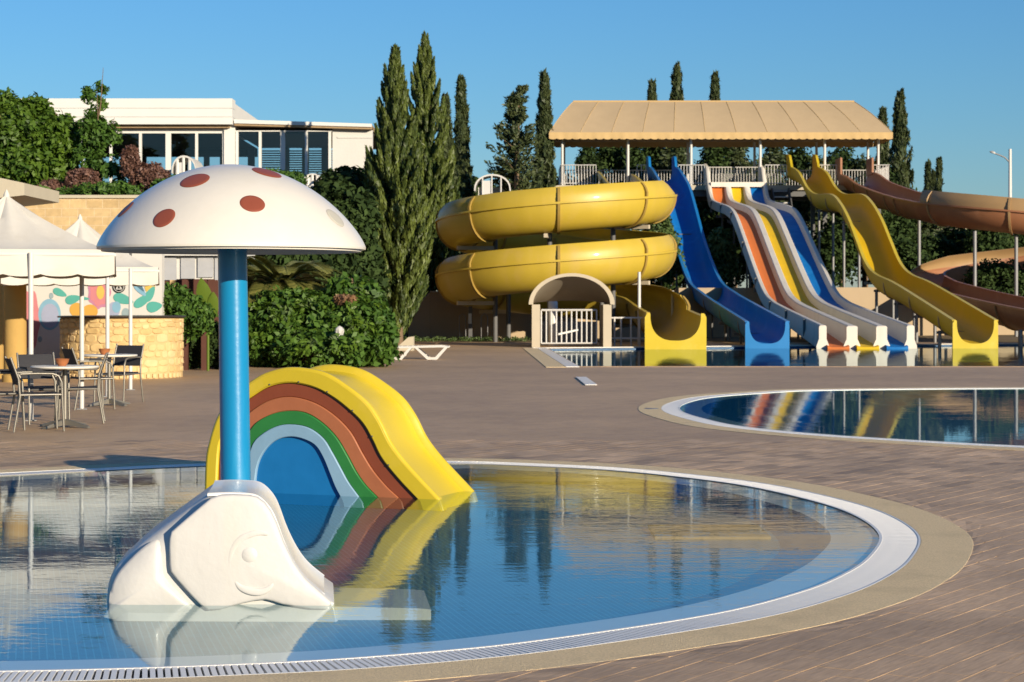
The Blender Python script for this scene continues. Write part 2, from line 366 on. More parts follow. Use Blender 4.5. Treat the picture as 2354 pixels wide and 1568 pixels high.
M['earth'] = mat('earth', (.20, .155, .095), .95, .1, .3, .8, .4, 4, dirt=(.10, .11, .04), dscale=.4)
M['bark'] = mat('bark', (.16, .11, .07), .95, .1, .3, 9, .6, 20, streak=True)
M['curtain'] = mat('grey_blue_curtain', (.52, .53, .55), .85, .2, .15, 5, .1, 10)
M['brown_door'] = mat('brown_timber', (.12, .045, .03), .7, .3, .2, 5, 0)
M['pvc'] = mat('lounger_plastic', (.80, .78, .73), .4, .5, .04, 6, 0)
M['vault'] = mat('vault_sheet', (.44, .375, .28), .6, .35, .12, 2, .08, 9, dirt=(.30, .25, .17), dscale=1.3)
M['vault_trim'] = mat('vault_trim', (.66, .57, .42), .6, .3, .08, 3, .08, 9)
M['lantern'] = mat('lantern_white', (.74, .72, .68), .4, .5, .06, 9, 0)
L = {}
L['bright'] = leafmat('leaf_bright', (.035, .085, .010), (.13, .22, .022), .35)
L['hedge'] = leafmat('leaf_hedge', (.030, .080, .012), (.105, .20, .025), .3, .58)
L['olive'] = leafmat('leaf_olive', (.05, .09, .028), (.12, .175, .05), .25)
L['cypress'] = leafmat('needle_cypress', (.022, .042, .010), (.130, .165, .030), .15)
L['cypress_far'] = leafmat('needle_cypress_far', (.030, .048, .018), (.085, .105, .036), .15)
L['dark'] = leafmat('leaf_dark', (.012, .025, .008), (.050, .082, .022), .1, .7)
L['purple'] = leafmat('leaf_purple', (.10, .050, .040), (.25, .135, .095), .25)
L['palm'] = leafmat('leaf_palm', (.14, .16, .04), (.36, .35, .10), .4)
L['banana'] = leafmat('leaf_banana', (.16, .24, .03), (.26, .32, .06), .45, .4)
L['dry'] = leafmat('leaf_dry', (.22, .12, .06), (.34, .20, .11), .3)
# ------------------------------------------------------------------ pools: outlines on the ground
def smooth_outline(pts, n=6):
    return hull([(p.x, p.y) for p in catmull([(x, y, 0) for x, y in pts], n, True)])
P1 = smooth_outline([(-4.26,16.71),(-3.55,17.26),(-2.785,17.7),(-1.6,17.98),(-.505,17.98),(.093,17.75),(.78,17.35),(1.37,16.68),(1.885,15.81),(2.25,14.6),(2.385,13.6),(2.34,12.5),(2.075,11.44),(1.797,10.7),(1.465,10.06),(.945,9.36),(.135,8.66),(-.417,8.33),(-1.044,8.1),(-2.06,7.93),(-3.3,7.95),(-4.7,8.5),(-6.0,9.6),(-6.8,11.3),(-6.9,13.2),(-6.2,15.1),(-5.3,16.1)])
P2 = smooth_outline([(2.49,28.3),(3.07,30.2),(4.08,31.6),(5.27,32.6),(8.7,33.2),(11.5,32.6),(13.8,30.3),(15,26.5),(14.4,22.5),(12,19.7),(9,18.7),(6.8,19.2),(5.27,20.15),(4.4,20.9),(3.45,21.95),(2.74,23.3),(2.42,24.95),(2.3,26.6)])
P3 = [(1.55,44.4),(30,44.4),(34,71),(17.8,67.6),(1.15,61.0)]
P3 = hull(P3)
def ring(name, A, B, za, zb, m, kind='structure', parent=None, smooth=30):
    mb = MB().loft([[(x, y, za) for x, y in A], [(x, y, zb) for x, y in B]], closed=True)
    return obj(name, mb, m, parent, smooth, kind)
def sheet(name, pieces, z, m, kind='structure'):
    mb = MB()
    for p in pieces: mb.add([(x, y, z) for x, y in p], [tuple(range(len(p)))])
    return obj(name, mb, m, None, None, kind, fix=False)
def simplify(p, k): return p[::k] if len(p) > 40 else p
GUT, COP = .255, .32
holes = []
for P in (P1, P2): holes.append(hull(offset(P, GUT + COP - .03)))
holes.append(hull(offset(P3, .02)))
def minus_all(polys):
    for h in holes:
        nxt = []
        for p in polys: nxt += minus(p, h)
        polys = nxt
    return polys
sheet('pool_deck', minus_all([[(-60, -30), (60, -30), (60, 70), (-60, 70)]]), -.003, M['deck'])
sheet('ground', minus_all([[(-2500, -600), (2500, -600), (2500, 4000), (-2500, 4000)]]), -.03, M['earth'])

def slat_ring(parent, P, near):                     # overflow grating: one bar every 28 mm along the pool edge
    pts = [Vector((x, y, 0)) for x, y in P] + [Vector((P[0][0], P[0][1], 0))]
    L = sum((pts[i + 1] - pts[i]).length for i in range(len(pts) - 1)); n = int(L / .030)
    rs = resample(pts, n + 1); bars = []
    for i in range(n):
        t = (rs[i + 1] - rs[i - 1 if i else n - 1]).normalized(); nrm = Vector((t.y, -t.x, 0)); c = rs[i]
        if near and (c.y > 18.2 or abs(c.x) > c.y * .262 + .4): continue
        bars.append((c.length, c, t, nrm))
    bars.sort(key=lambda b: b[0])
    return bars
base = MB().box((-.0105, -.115, -.020), (.0105, .115, 0)); base_me = mesh('grate_slat', base, M['slat'], 30)
for pi, (P, wname) in enumerate(((P1, 'near'), (P2, 'far'))):
    og = offset(P, GUT); oc = offset(P, GUT + COP)
    prof = [(oc, -.05), (oc, .001), (offset(P, GUT + COP - .003), .002), (offset(P, GUT + .006), .002), (offset(P, GUT + .002), .001), (og, -.06)]
    mb = MB().loft([[(x, y, z) for x, y in pl] for pl, z in prof], closed=True)
    obj('pool_coping', mb, M['coping'], None, 12, 'structure')
    gut = obj('overflow_gutter', MB().loft([[(x, y, z) for x, y in pl] for pl, z in ((og, -.004), (og, -.032), (offset(P, .014), -.032), (offset(P, .014), 0.001), (offset(P, 0), .001), (P, -.05))], closed=True), M['slat'] if pi else M['gutter_pit'], None, 12, 'structure')
    lip = MB().loft([[(x, y, z) for x, y in pl] for pl, z in ((offset(P, .020), -.01), (offset(P, .020), .0015), (offset(P, .001), .0015), (offset(P, -.002), -.05))], closed=True)
    obj('gutter_lip', lip, M['white_tile'], gut, 12)
    lip = MB().loft([[(x, y, z) for x, y in pl] for pl, z in ((offset(P, GUT + .001), -.01), (offset(P, GUT + .001), .002), (offset(P, GUT - .012), .002), (offset(P, GUT - .012), -.03))], closed=True)
    obj('gutter_lip', lip, M['white_tile'], gut, 12)
    bars = slat_ring(gut, P, pi == 0)
    rest = MB()
    for k, (_, c, t, nrm) in enumerate(bars):
        mid = c + nrm * (GUT / 2 + .003)
        if pi == 0 and k < 300:
            o = bpy.data.objects.new('grate_slat', base_me); COL.objects.link(o); o.parent = gut
            o.matrix_local = Matrix(((t.x, nrm.x, 0, mid.x), (t.y, nrm.y, 0, mid.y), (0, 0, 1, 0), (0, 0, 0, 1)))
        else:
            rest.obox(mid + Vector((0, 0, -.010)), t * (.0105 if pi == 0 else .0135), nrm * .115, (0, 0, .010))
    obj('grate_slats', rest, M['slat'], gut, None, 'stuff')
    led = offset(P, -.30); foot = hull(offset(P, -.62))
    ring('pool_ledge', offset(P, .012), led, -.012, -.016, M['white_tile'])
    A = [(x, y, -.016) for x, y in led]
    fl = [(p.x, p.y) for p in resample([Vector((x, y, 0)) for x, y in foot] + [Vector((*foot[0], 0))], len(led) + 1)][:-1]
    # start the resampled foot opposite the first ledge point
    k0 = min(range(len(fl)), key=lambda i: (fl[i][0]-led[0][0])**2 + (fl[i][1]-led[0][1])**2); fl = fl[k0:] + fl[:k0]
    zf = -.09 if pi == 0 else -.9
    obj('pool_wall', MB().loft([A, [(x, y, zf) for x, y in fl]], closed=True), M['pool_blue'], None, 60, 'structure')
    sheet('pool_floor', [fl], zf, M['mosaic'] if pi == 0 else M['pool_blue'])
    sheet('pool_water', [offset(P, .010)], -.004, watermat('pool_water_' + wname, (.86, .95, .97) if pi == 0 else (.55, .78, .86), .0011 if pi == 0 else .0012, (1.0, 2.6) if pi == 0 else (.6, 1.2), .22))
# slide landing pool: straight sides, water a hand lower than the deck
sheet('pool_floor', [offset(P3, .03)], -1.1, M['pool_blue'])
obj('pool_wall', MB().loft([[(x, y, -1.1) for x, y in P3], [(x, y, -.02) for x, y in P3]], closed=True), M['pool_blue'], None, 30, 'structure')
sheet('pool_water', [offset(P3, .03)], -.055, watermat('pool_water_landing', (.45, .72, .80), .0022, (.5, 1.0), .2))
def strip(name, a, b, w, z0, z1, m):
    a, b = Vector((*a, 0)), Vector((*b, 0)); t = (b - a).normalized(); nn = Vector((t.y, -t.x, 0)) * (w / 2); c = (a + b) / 2 + Vector((0, 0, (z0 + z1) / 2))
    return obj(name, MB().obox(c, t * ((b - a).length / 2), nn, (0, 0, (z1 - z0) / 2)), m, None, 30, 'structure')
strip('pool_coping', (.93, 61.0), (1.36, 43.9), .30, -.08, .012, M['white_tile'])
strip('pool_coping', (.55, 61.3), (.98, 43.7), .44, -.08, .008, M['coping'])
strip('pool_coping', (.6, 61.05), (17.8, 67.85), .30, -.08, .016, M['white_tile'])
strip('pool_coping', (17.8, 67.85), (34, 71.2), .30, -.08, .016, M['white_tile'])
strip('pool_coping', (1.5, 44.2), (30.2, 44.2), .34, -.10, .005, M['deck'])

# ------------------------------------------------------------------ deck planks of the near terrace (built one by one)
m = bpy.data.materials.new('deck_plank'); m.use_nodes = True; nn = m.node_tree.nodes; ll = m.node_tree.links; pp = nn['Principled BSDF']; pp.inputs['Roughness'].default_value = .6
geo = nn.new('ShaderNodeNewGeometry'); mp = nn.new('ShaderNodeMapping'); mp.vector_type = 'TEXTURE'; mp.inputs['Rotation'].default_value = (0, 0, R(56)); ll.new(geo.outputs['Position'], mp.inputs[0])
mp2 = nn.new('ShaderNodeMapping'); mp2.inputs['Scale'].default_value = (2.5, 26, 1); ll.new(mp.outputs[0], mp2.inputs[0])
nz = nn.new('ShaderNodeTexNoise'); nz.inputs['Scale'].default_value = 2.2; nz.inputs['Detail'].default_value = 8; nz.inputs['Roughness'].default_value = .62; ll.new(mp2.outputs[0], nz.inputs['Vector'])
rp = nn.new('ShaderNodeValToRGB'); rp.color_ramp.elements[0].position = .28; rp.color_ramp.elements[0].color = (.35, .23, .125, 1); rp.color_ramp.elements[1].position = .72; rp.color_ramp.elements[1].color = (.56, .38, .22, 1); ll.new(nz.outputs['Fac'], rp.inputs[0])
wv = nn.new('ShaderNodeTexNoise'); wv.inputs['Scale'].default_value = .9; wv.inputs['Detail'].default_value = 7; ll.new(mp.outputs[0], wv.inputs['Vector'])
mr = nn.new('ShaderNodeMapRange'); mr.inputs['From Min'].default_value = .3; mr.inputs['From Max'].default_value = .7; mr.inputs['To Min'].default_value = .76; mr.inputs['To Max'].default_value = 1.2; ll.new(wv.outputs['Fac'], mr.inputs[0])
ri = nn.new('ShaderNodeMapRange'); ri.inputs['To Min'].default_value = .70; ri.inputs['To Max'].default_value = 1.27; ll.new(geo.outputs['Random Per Island'], ri.inputs[0])
mu = nn.new('ShaderNodeMath'); mu.operation = 'MULTIPLY'; ll.new(mr.outputs[0], mu.inputs[0]); ll.new(ri.outputs[0], mu.inputs[1])
mx = nn.new('ShaderNodeMix'); mx.data_type = 'RGBA'; mx.blend_type = 'MULTIPLY'; mx.inputs['Factor'].default_value = 1; ll.new(rp.outputs[0], mx.inputs['A']); ll.new(mu.outputs[0], mx.inputs['B']); ll.new(mx.outputs['Result'], pp.inputs['Base Color'])
bb = nn.new('ShaderNodeBump'); bb.inputs['Strength'].default_value = .55; bb.inputs['Distance'].default_value = .004; ll.new(nz.outputs['Fac'], bb.inputs['Height']); ll.new(bb.outputs[0], pp.inputs['Normal'])
M['plank'] = m
terrace = obj('deck_terrace', MB().box((-.02, 6.0, -.012), (.02, 6.04, -.007)), M['deck'], None, None, 'structure')
ex = Vector((math.cos(R(56)), math.sin(R(56)))); ey = Vector((-ex.y, ex.x))
planks = []
for j in range(-40, 140):
    for i in range(-20, 120):
        x0 = i * .3 + (0 if j % 2 else .15); y0 = j * .15
        cx_, cy_ = ex * (x0 + .15) + ey * (y0 + .075)
        if cy_ < 7.2 or cy_ > 21 or abs(cx_) > cy_ * .262 + .45: continue
        g = .0024
        q = [ex * (x0 + g) + ey * (y0 + g), ex * (x0 + .3 - g) + ey * (y0 + g), ex * (x0 + .3 - g) + ey * (y0 + .15 - g), ex * (x0 + g) + ey * (y0 + .15 - g)]
        q = [(p.x, p.y) for p in q]
        pieces = [q]
        for h in holes[:2]:
            nx_ = []
            for p in pieces: nx_ += minus(p, h)
            pieces = nx_
        pieces = [p for p in pieces if area(p) > 4e-4]
        if not pieces: continue
        planks.append((math.hypot(cx_, cy_), pieces))
planks.sort(key=lambda p: p[0])
rest = MB()
for k, (dd, pieces) in enumerate(planks):
    mb = MB() if k < 300 else rest
    lift = rnd.uniform(-.0006, .0006) - .003 * min(1, max(0, (dd - 13) / 7)); tx, ty = rnd.uniform(-.001, .001), rnd.uniform(-.001, .001)
    cx_ = sum(p[0] for p in pieces[0]) / len(pieces[0]); cy_ = sum(p[1] for p in pieces[0]) / len(pieces[0])
    for p in pieces:
        n = len(p); top = [(x, y, .0 + lift + tx * (x - cx_) + ty * (y - cy_)) for x, y in p]; bot = [(x, y, -.0026) for x, y in p]
        mb.add(top + bot, [tuple(range(n))] + [(a, (a + 1) % n, (a + 1) % n + n, a + n) for a in range(n)])
    if k < 300: obj('deck_plank', mb, M['plank'], terrace, None, fix=True)
obj('deck_planks', rest, M['plank'], terrace, None, 'stuff')

# ------------------------------------------------------------------ mushroom fountain
MC = Vector((XD(541, 11.2), 11.2, 0)); tilt = -.0150
mush = thing('mushroom_fountain', 'white mushroom shower with brown-red spots on a turquoise pole in the near pool', 'fountain', (MC.x, MC.y, 0))
def lean(p): return Vector((p[0] + tilt * (p[2] - .6), p[1], p[2]))
mb = MB().lathe([(.092, -.09), (.088, .02), (.085, .9), (.083, 1.84)], (MC.x, MC.y, 0), 40)
mb.v = [lean(v) for v in mb.v]; obj('pole', mb, M['blue_paint'], mush, 60)
mb = MB().lathe([(.13, -.088), (.13, -.07), (.09, -.06)], (MC.x, MC.y, 0), 32); obj('base_flange', mb, M['steel'], mush, 40)
RIM, CR, CHT = 1.80, .762, .475
def cap_z(r): return RIM + CHT * (1 - min(1, (r / CR) ** 2)) ** .78
prof = [(CR * math.sin(t * math.pi / 2), 0) for t in np.linspace(0, 1, 36)]
outer = [(r, cap_z(r)) for r, _ in prof]
inner = [(CR - .002, RIM - .012), (CR - .022, RIM - .010)] + [(r * .965, cap_z(r) - .028) for r, _ in prof[::-1][1:]]
mb = MB().lathe([(max(r, .0005), z) for r, z in outer + inner], (MC.x, MC.y, 0), 96); mb.v = [lean(v) for v in mb.v]
cap_o = obj('cap', mb, M['cap_white'], mush, 60)
camp = Vector((0, 0, H))
def on_cap(px, py):
    dr = (W(px, py, 10) - camp).normalized(); lo = None
    for k in range(4000):
        p = camp + dr * (10.2 + k * .0005)
        r = math.hypot(p.x - MC.x - tilt * (p.z - .6), p.y - MC.y)
        if r < CR and p.z <= cap_z(r) and p.z > RIM - .01: return p
    return None
for (px, py, rr, mk, lab) in ((448, 414, .084, 'spot', None), (377.5, 500, .066, 'spot', None), (580, 467.5, .069, 'spot', None), (613, 396, .086, 'spot', None), (770, 500, .066, 'spot_faded', 'faded grey-white spot'), (289, 481, .060, 'spot', None), (700, 420, .0, 'spot', None)):
    if rr == 0: continue
    p = on_cap(px, py)
    if p is None: continue
    ax = p.x - MC.x - tilt * (p.z - .6); ay = p.y - MC.y; r = math.hypot(ax, ay)
    dz = (cap_z(min(r + .002, CR - 1e-4)) - cap_z(r - .002)) / .004
    rad = Vector((ax / r, ay / r, 0)); nrm = Vector((-dz * rad.x, -dz * rad.y, 1)).normalized()
    u = Vector((-rad.y, rad.x, 0)); w = nrm.cross(u).normalized()
    mb = MB(); rings = []
    for q, hgt in ((0.02, .0035), (.4, .0035), (.75, .0035), (.95, .0032), (1.0, .0005)):
        rg = []
        for k in range(36):
            t = 2 * math.pi * k / 36; v = p + (u * math.cos(t) + w * math.sin(t)) * rr * q
            bx, by = v.x - MC.x - tilt * (v.z - .6), v.y - MC.y; r2 = min(math.hypot(bx, by), CR - 1e-4)
            rg.append(Vector((v.x, v.y, cap_z(r2))) + nrm * (hgt + .001))
        rings.append(rg)
    mb.loft(rings, closed=True); mb.add(rings[0], [tuple(range(36))])
    obj('spot', mb, M[mk], cap_o, 60, label=lab)

# ------------------------------------------------------------------ white elephant slide
def E(cx, cy, d): return W(197 + .2792 * cx, 1083.3 + .2792 * cy, d)
eleph = thing('elephant_slide', 'white elephant-shaped toddler slide standing in the near pool beside the mushroom pole', 'slide', (-1.4, 10.0, 0))
nearD, farD = 9.68, 10.38
def shear(mb):
    mb.v = [(x - .10 * max(0, y - 9.7), y, z) for x, y, z in mb.v]; return mb
left_c = [(150, 1225), (146, 1135), (165, 950), (222, 812), (300, 735), (420, 622), (550, 520), (700, 410), (850, 300), (1000, 197)]
top_c = [(1000, 197), (1090, 192), (1200, 190), (1330, 197), (1400, 212), (1462, 260), (1520, 335), (1562, 430), (1620, 590), (1700, 755), (1790, 885), (1900, 985), (2040, 1085)]
oc = [E(x, y, nearD) for x, y in left_c]; ot = [E(x, y, nearD) for x, y in top_c]
oc = resample(catmull(oc, 6), 34); ot = resample(catmull(ot, 6), 46)
outl = [Vector((oc[0].x, nearD, -.088))] + oc + ot[1:] + [Vector((ot[-1].x + .02, nearD, -.088))]
nO = len(outl)
rr = []
for i, p in enumerate(outl):
    if i <= 30: rr.append(.12)
    elif i <= 38: rr.append(.12 - (i - 30) * .0125)
    else: rr.append(.012)
nrm = []
for i in range(nO):
    t = (outl[min(i + 1, nO - 1)] - outl[max(i - 1, 0)]); t.y = 0; t.normalize(); nrm.append(Vector((-t.z, 0, t.x)))
secs = []
for ph in np.linspace(0, math.pi / 2, 7):
    secs.append([p - nrm[i] * rr[i] * (1 - math.sin(ph)) + Vector((0, rr[i] * (1 - math.cos(ph)), 0)) for i, p in enumerate(outl)])
secs.append([p + Vector((0, .35, 0)) for p in outl])
for ph in np.linspace(math.pi / 2, 0, 5):
    secs.append([p - nrm[i] * rr[i] * (1 - math.sin(ph)) + Vector((0, (farD - nearD) - rr[i] * (1 - math.cos(ph)), 0)) for i, p in enumerate(outl)])
mb = MB().loft(secs, closed=True)
for s_, fl in ((secs[0], 0), (secs[-1], 1)):
    tri = tessellate_polygon([s_]); mb.add(s_, [tuple(t) for t in tri])
shear(mb); obj('body', mb, M['white_grp'], eleph, 28)
# chute surface with low side lips, from the plateau down to the water
rings = []
tn = ot[:-3]
for i, p in enumerate(tn):
    t = (tn[min(i + 1, len(tn) - 1)] - tn[max(i - 1, 0)]); t.y = 0; t.normalize(); nn_ = Vector((-t.z, 0, t.x))
    q = lambda y, h: Vector((p.x, y, p.z)) + nn_ * h
    rings.append([q(nearD + .006, -.006), q(nearD + .006, .006), q(nearD + .016, .010), q(nearD + .05, .004), q(farD - .05, .004), q(farD - .016, .010), q(farD - .006, .006), q(farD - .006, -.006)])
obj('chute', shear(MB().loft(rings, closed=True, caps=True)), M['chute_lit_white'], eleph, 22)
# head panel standing proud of the near side
hp = [(1020, 226), (940, 290), (850, 366), (755, 448), (690, 503), (674, 560), (670, 630), (672, 700), (675, 780), (684, 838), (735, 905), (800, 978), (865, 1050), (925, 1112), (1000, 1160), (1110, 1150), (1210, 1120), (1300, 1097), (1390, 1078), (1470, 1070), (1535, 1086), (1600, 1108), (1720, 1130), (1860, 1150), (1990, 1150), (2012, 1090), (1900, 992), (1845, 945), (1790, 892), (1742, 830), (1697, 762), (1655, 680), (1616, 598), (1585, 515), (1556, 436), (1512, 343), (1458, 268), (1396, 222), (1330, 206), (1200, 200), (1100, 203)]
hv = [E(x, y, 9.60) for x, y in hp]; cen = sum(hv, Vector()) / len(hv)
def inset(vs, w, y):
    res = []; n = len(vs)
    for i in range(n):
        t = (vs[(i + 1) % n] - vs[i - 1]); t.y = 0; t.normalize(); res.append(Vector((vs[i].x + t.z * w, y, vs[i].z - t.x * w)))
    return res
hv = [p for p in hv]
a2 = sum((hv[i].x * hv[(i + 1) % len(hv)].z - hv[(i + 1) % len(hv)].x * hv[i].z) for i in range(len(hv)))
sg = -1 if a2 > 0 else 1
lay = [inset(hv, 0, 9.72), inset(hv, 0, 9.656), inset(hv, sg * .002, 9.649), inset(hv, sg * .006, 9.643), inset(hv, sg * .013, 9.640)]
hc0 = E(1265, 740, 9.6)
for s_ in np.linspace(.08, .97, 9):
    lay.append([Vector((hc0.x + (v.x - hc0.x) * (1 - s_), 9.640 - .016 * (1 - (1 - s_) ** 2), hc0.z + (v.z - hc0.z) * (1 - s_))) for v in lay[4]])
mb = MB().loft(lay, closed=True); mb.add(lay[-1], [tuple(range(len(lay[-1])))])
hd_o = obj('head_panel', mb, M['white_grp'], eleph, 42)
def ridge(name, pts, rmax, par):
    P_ = catmull([Vector((E(x, y, 9.6).x, 9.6285, E(x, y, 9.6).z)) for x, y in pts], 6); n_ = len(P_); rings = []
    for i, p_ in enumerate(P_):
        t_ = (P_[min(i + 1, n_ - 1)] - P_[max(i - 1, 0)]).normalized(); s_ = Vector((-t_.z, 0, t_.x)); w_ = rmax * math.sin(math.pi * (i + .15) / (n_ - .7)) ** .6 + .0005
        rings.append([p_ + s_ * (w_ * 1.5 * math.cos(a_)) + Vector((0, -w_ * .42 * max(0, math.sin(a_)) + .004 * (math.sin(a_) <= 0), 0)) for a_ in np.linspace(0, 2 * math.pi, 15)[:-1]])
    return obj(name, MB().loft(rings, closed=True, caps=True), M['white_grp'], par, 70)
ridge('brow_fold', [(1500, 528), (1440, 516), (1370, 522), (1290, 552), (1225, 610), (1190, 690), (1180, 770), (1186, 840), (1215, 905)], .012, hd_o)
ridge('cheek_fold', [(1222, 915), (1270, 965), (1340, 992), (1420, 1000), (1490, 978), (1535, 930)], .012, hd_o)
mb = MB().lathe([(.118, .004), (.105, .0), (.085, -.005), (.05, -.0065), (.001, -.007)], (E(1370, 760, 9.6).x, 9.638, E(1370, 760, 9.6).z), 40, axis=(0, -1, 0)); 
ec = E(1338, 695, 9.6); ec.y = 9.6290
mb = MB().lathe([(.048, -.004), (.043, .001), (.034, .006), (.023, .0095), (.011, .0112), (.001, .0115)], ec, 28, axis=(0, -1, 0)); obj('eye', mb, M['white_grp'], hd_o, 60)
hc = E(1515, 907, 9.6)
obj('bolt_hole', MB().add([hc + Vector((math.cos(t) * .009 + math.sin(t) * .006, + .030, math.sin(t) * .014)) for t in np.linspace(0, 2 * math.pi, 17)[:-1]], [tuple(range(16))]), M['black'], hd_o, None)
for (x, y) in ((1012, 598), (1175, 775)):
    hc = E(x, y, 9.6); mb = MB().lathe([(.005, 0), (.004, .003), (.0005, .004)], (hc.x, 9.632, hc.z), 10, axis=(0, -1, 0)); obj('rivet', mb, M['steel'], hd_o, 60)
# ear flap bulge below the back, left of the groove
ev = [(565, 572), (470, 625), (350, 735), (250, 850), (196, 970), (178, 1135), (178, 1220), (905, 1220), (872, 1095), (760, 975), (660, 855), (645, 760), (640, 690), (618, 610)]
ev = [E(x, y, 9.67) for x, y in ev]
a2 = sum((ev[i].x * ev[(i + 1) % len(ev)].z - ev[(i + 1) % len(ev)].x * ev[i].z) for i in range(len(ev))); sg = -1 if a2 > 0 else 1
ev = resample(catmull(ev, 4, True), 56)
ec0 = E(560, 900, 9.67); lay = [[Vector((v.x, 9.74, v.z)) for v in ev]]
for s_ in np.linspace(0, .97, 12):
    lay.append([Vector((ec0.x + (v.x - ec0.x) * (1 - s_), 9.700 - .048 * (1 - (1 - s_) ** 2.6), ec0.z + (v.z - ec0.z) * (1 - s_))) for v in ev])
mb = MB().loft(lay, closed=True); mb.add(lay[-1], [tuple(range(len(lay[-1])))]); obj('ear', mb, M['white_grp'], eleph, 60)
ro = MB(); pr = [(-1.15, -.014), (-.46, -.030), (-.40, -.036), (-.40, -.089), (-1.15, -.089)]
ro.loft([[(x, y, z) for x, z in pr] for y in (9.72, 10.36)], closed=True, caps=True); obj('run_out', shear(ro), M['white_grp'], eleph, 30)

# ------------------------------------------------------------------ rainbow slide
P0 = Vector((-2.41, 15.45, 0)); U = Vector((.9385, -.3487, 0)).normalized(); V = Vector((.3487, .9385, 0)).normalized()
def RB(cx, cy):
    px, py = 393.9 + .3069 * cx, 820.6 + .3069 * cy; k = (px - CX) / F
    t = (k * P0.y - P0.x) / (U.x - k * U.y); d = P0.y + t * U.y
    return P0 + U * t + Vector((0, 0, ZD(py, d)))
rain = thing('rainbow_slide', 'rainbow-sided yellow toddler slide at the far edge of the near pool', 'slide', (P0.x, P0.y, 0))
cv = []
cv.append([(250, 1090), (252, 1000), (262, 760), (290, 620), (330, 490), (375, 400), (470, 275), (610, 180), (700, 130), (850, 90), (1000, 95), (1150, 130), (1300, 220), (1450, 340), (1550, 480), (1630, 640), (1715, 760), (1820, 880), (1990, 1062), (2030, 1105)])
cv.append([(335, 1090), (337, 970), (350, 700), (380, 590), (470, 400), (610, 290), (730, 222), (880, 195), (1050, 225), (1200, 300), (1330, 400), (1430, 500), (1500, 620), (1570, 760), (1700, 920), (1830, 1057), (1875, 1105)])
cv.append([(410, 1090), (412, 970), (430, 780), (480, 560), (540, 460), (610, 392), (730, 325), (880, 300), (1050, 340), (1200, 430), (1330, 560), (1420, 720), (1500, 850), (1600, 970), (1692, 1057), (1735, 1105)])
cv.append([(480, 1090), (482, 980), (500, 800), (540, 640), (590, 545), (650, 480), (760, 425), (880, 405), (1000, 420), (1120, 490), (1230, 600), (1310, 730), (1380, 860), (1450, 960), (1542, 1055), (1580, 1105)])
cv.append([(550, 1090), (552, 980), (570, 830), (610, 660), (680, 580), (790, 520), (900, 505), (1030, 530), (1140, 610), (1210, 720), (1270, 830), (1330, 940), (1412, 1053), (1445, 1105)])
cv.append([(622, 1090), (628, 960), (648, 810), (700, 702), (780, 627), (880, 597), (980, 610), (1080, 660), (1140, 750), (1190, 870), (1230, 970), (1272, 1050), (1296, 1105)])
curves = [resample(catmull([RB(x, y) for x, y in c], 8), 90) for c in cv]
for c in curves:
    for p in (c[0], c[-1]): p.z = -.088
def band(A, B, off, m, name='rainbow_band', depth=.09, lip=.006):
    nrm = -V; sec = []
    for a, b in zip(A, B):
        e = (b - a).normalized() * lip
        sec.append([a + V * depth, a + nrm * (off - lip), a + e + nrm * off, b - e + nrm * off, b + nrm * (off - lip), b + V * depth])
    return obj(name, MB().loft(sec, closed=True, caps=True), m, rain, 35)
yb_o = band(curves[0], curves[1], 0, M['yellow'], 'rainbow_band', .09, .012)
for i, (off, mk) in enumerate(((-.026, 'red'), (-.012, 'orange'), (.004, 'green'), (.016, 'lblue'))):
    band(curves[i + 1], curves[i + 2], off, M[mk])
core = [p - V * (-.014) for p in curves[5]]
obj('rainbow_core', MB().prism(core, V * .07), M['rblue'], rain, 30)
top = curves[0]; WD = .73; rings = []
def nrm_in(c, i):
    t = (c[min(i + 1, len(c) - 1)] - c[max(i - 1, 0)]).normalized(); n_ = V.cross(t); return -n_ if n_.z > 0 or False else n_
for i, p in enumerate(top):
    t = (top[min(i + 1, 89)] - top[max(i - 1, 0)]).normalized(); dn = t.cross(V)
    if dn.dot(Vector((U.x * .75, U.y * .75, 0)) + P0 - p) < 0 and i < 55: dn = -dn
    if i >= 55 and dn.z > 0: dn = -dn
    q = lambda s, h: p + V * s + dn * h
    rings.append([q(.002, .06), q(.002, .004), q(.012, -.010), q(.035, -.012), q(.052, .0), q(.066, .040), q(.11, .055), q(WD - .11, .055), q(WD - .066, .040), q(WD - .052, .0), q(WD - .035, -.012), q(WD - .012, -.010), q(WD, .004), q(WD, .15), q(WD - .03, .15), q(WD - .06, .10), q(.06, .10)])
obj('chute', MB().loft(rings, closed=True, caps=True), M['yellow'], rain, 50)
obj('back_panel', MB().prism([p + V * (WD - .04) for p in curves[1]], V * .03), M['yellow'], rain, 30)
for i in (18, 28, 36, 44, 52, 60, 68, 76):
    p = curves[1][i]; q = curves[0][i]; c = p.lerp(q, .14) - V * .001
    obj('bolt', MB().lathe([(.0065, 0), (.006, .004), (.0005, .006)], c, 8, axis=-V), M['dark_steel'], yb_o, None)
# submerged inlet plate on the floor of the near pool
fp = thing('inlet_plate', 'ochre-looking flat plate under the water in the near pool', 'plate', (1.1, 13.3, -.09))
obj('plate', MB().box((.95, 13.0, -.089), (1.72, 13.7, -.07)), M['tan_wood'], fp, 30)
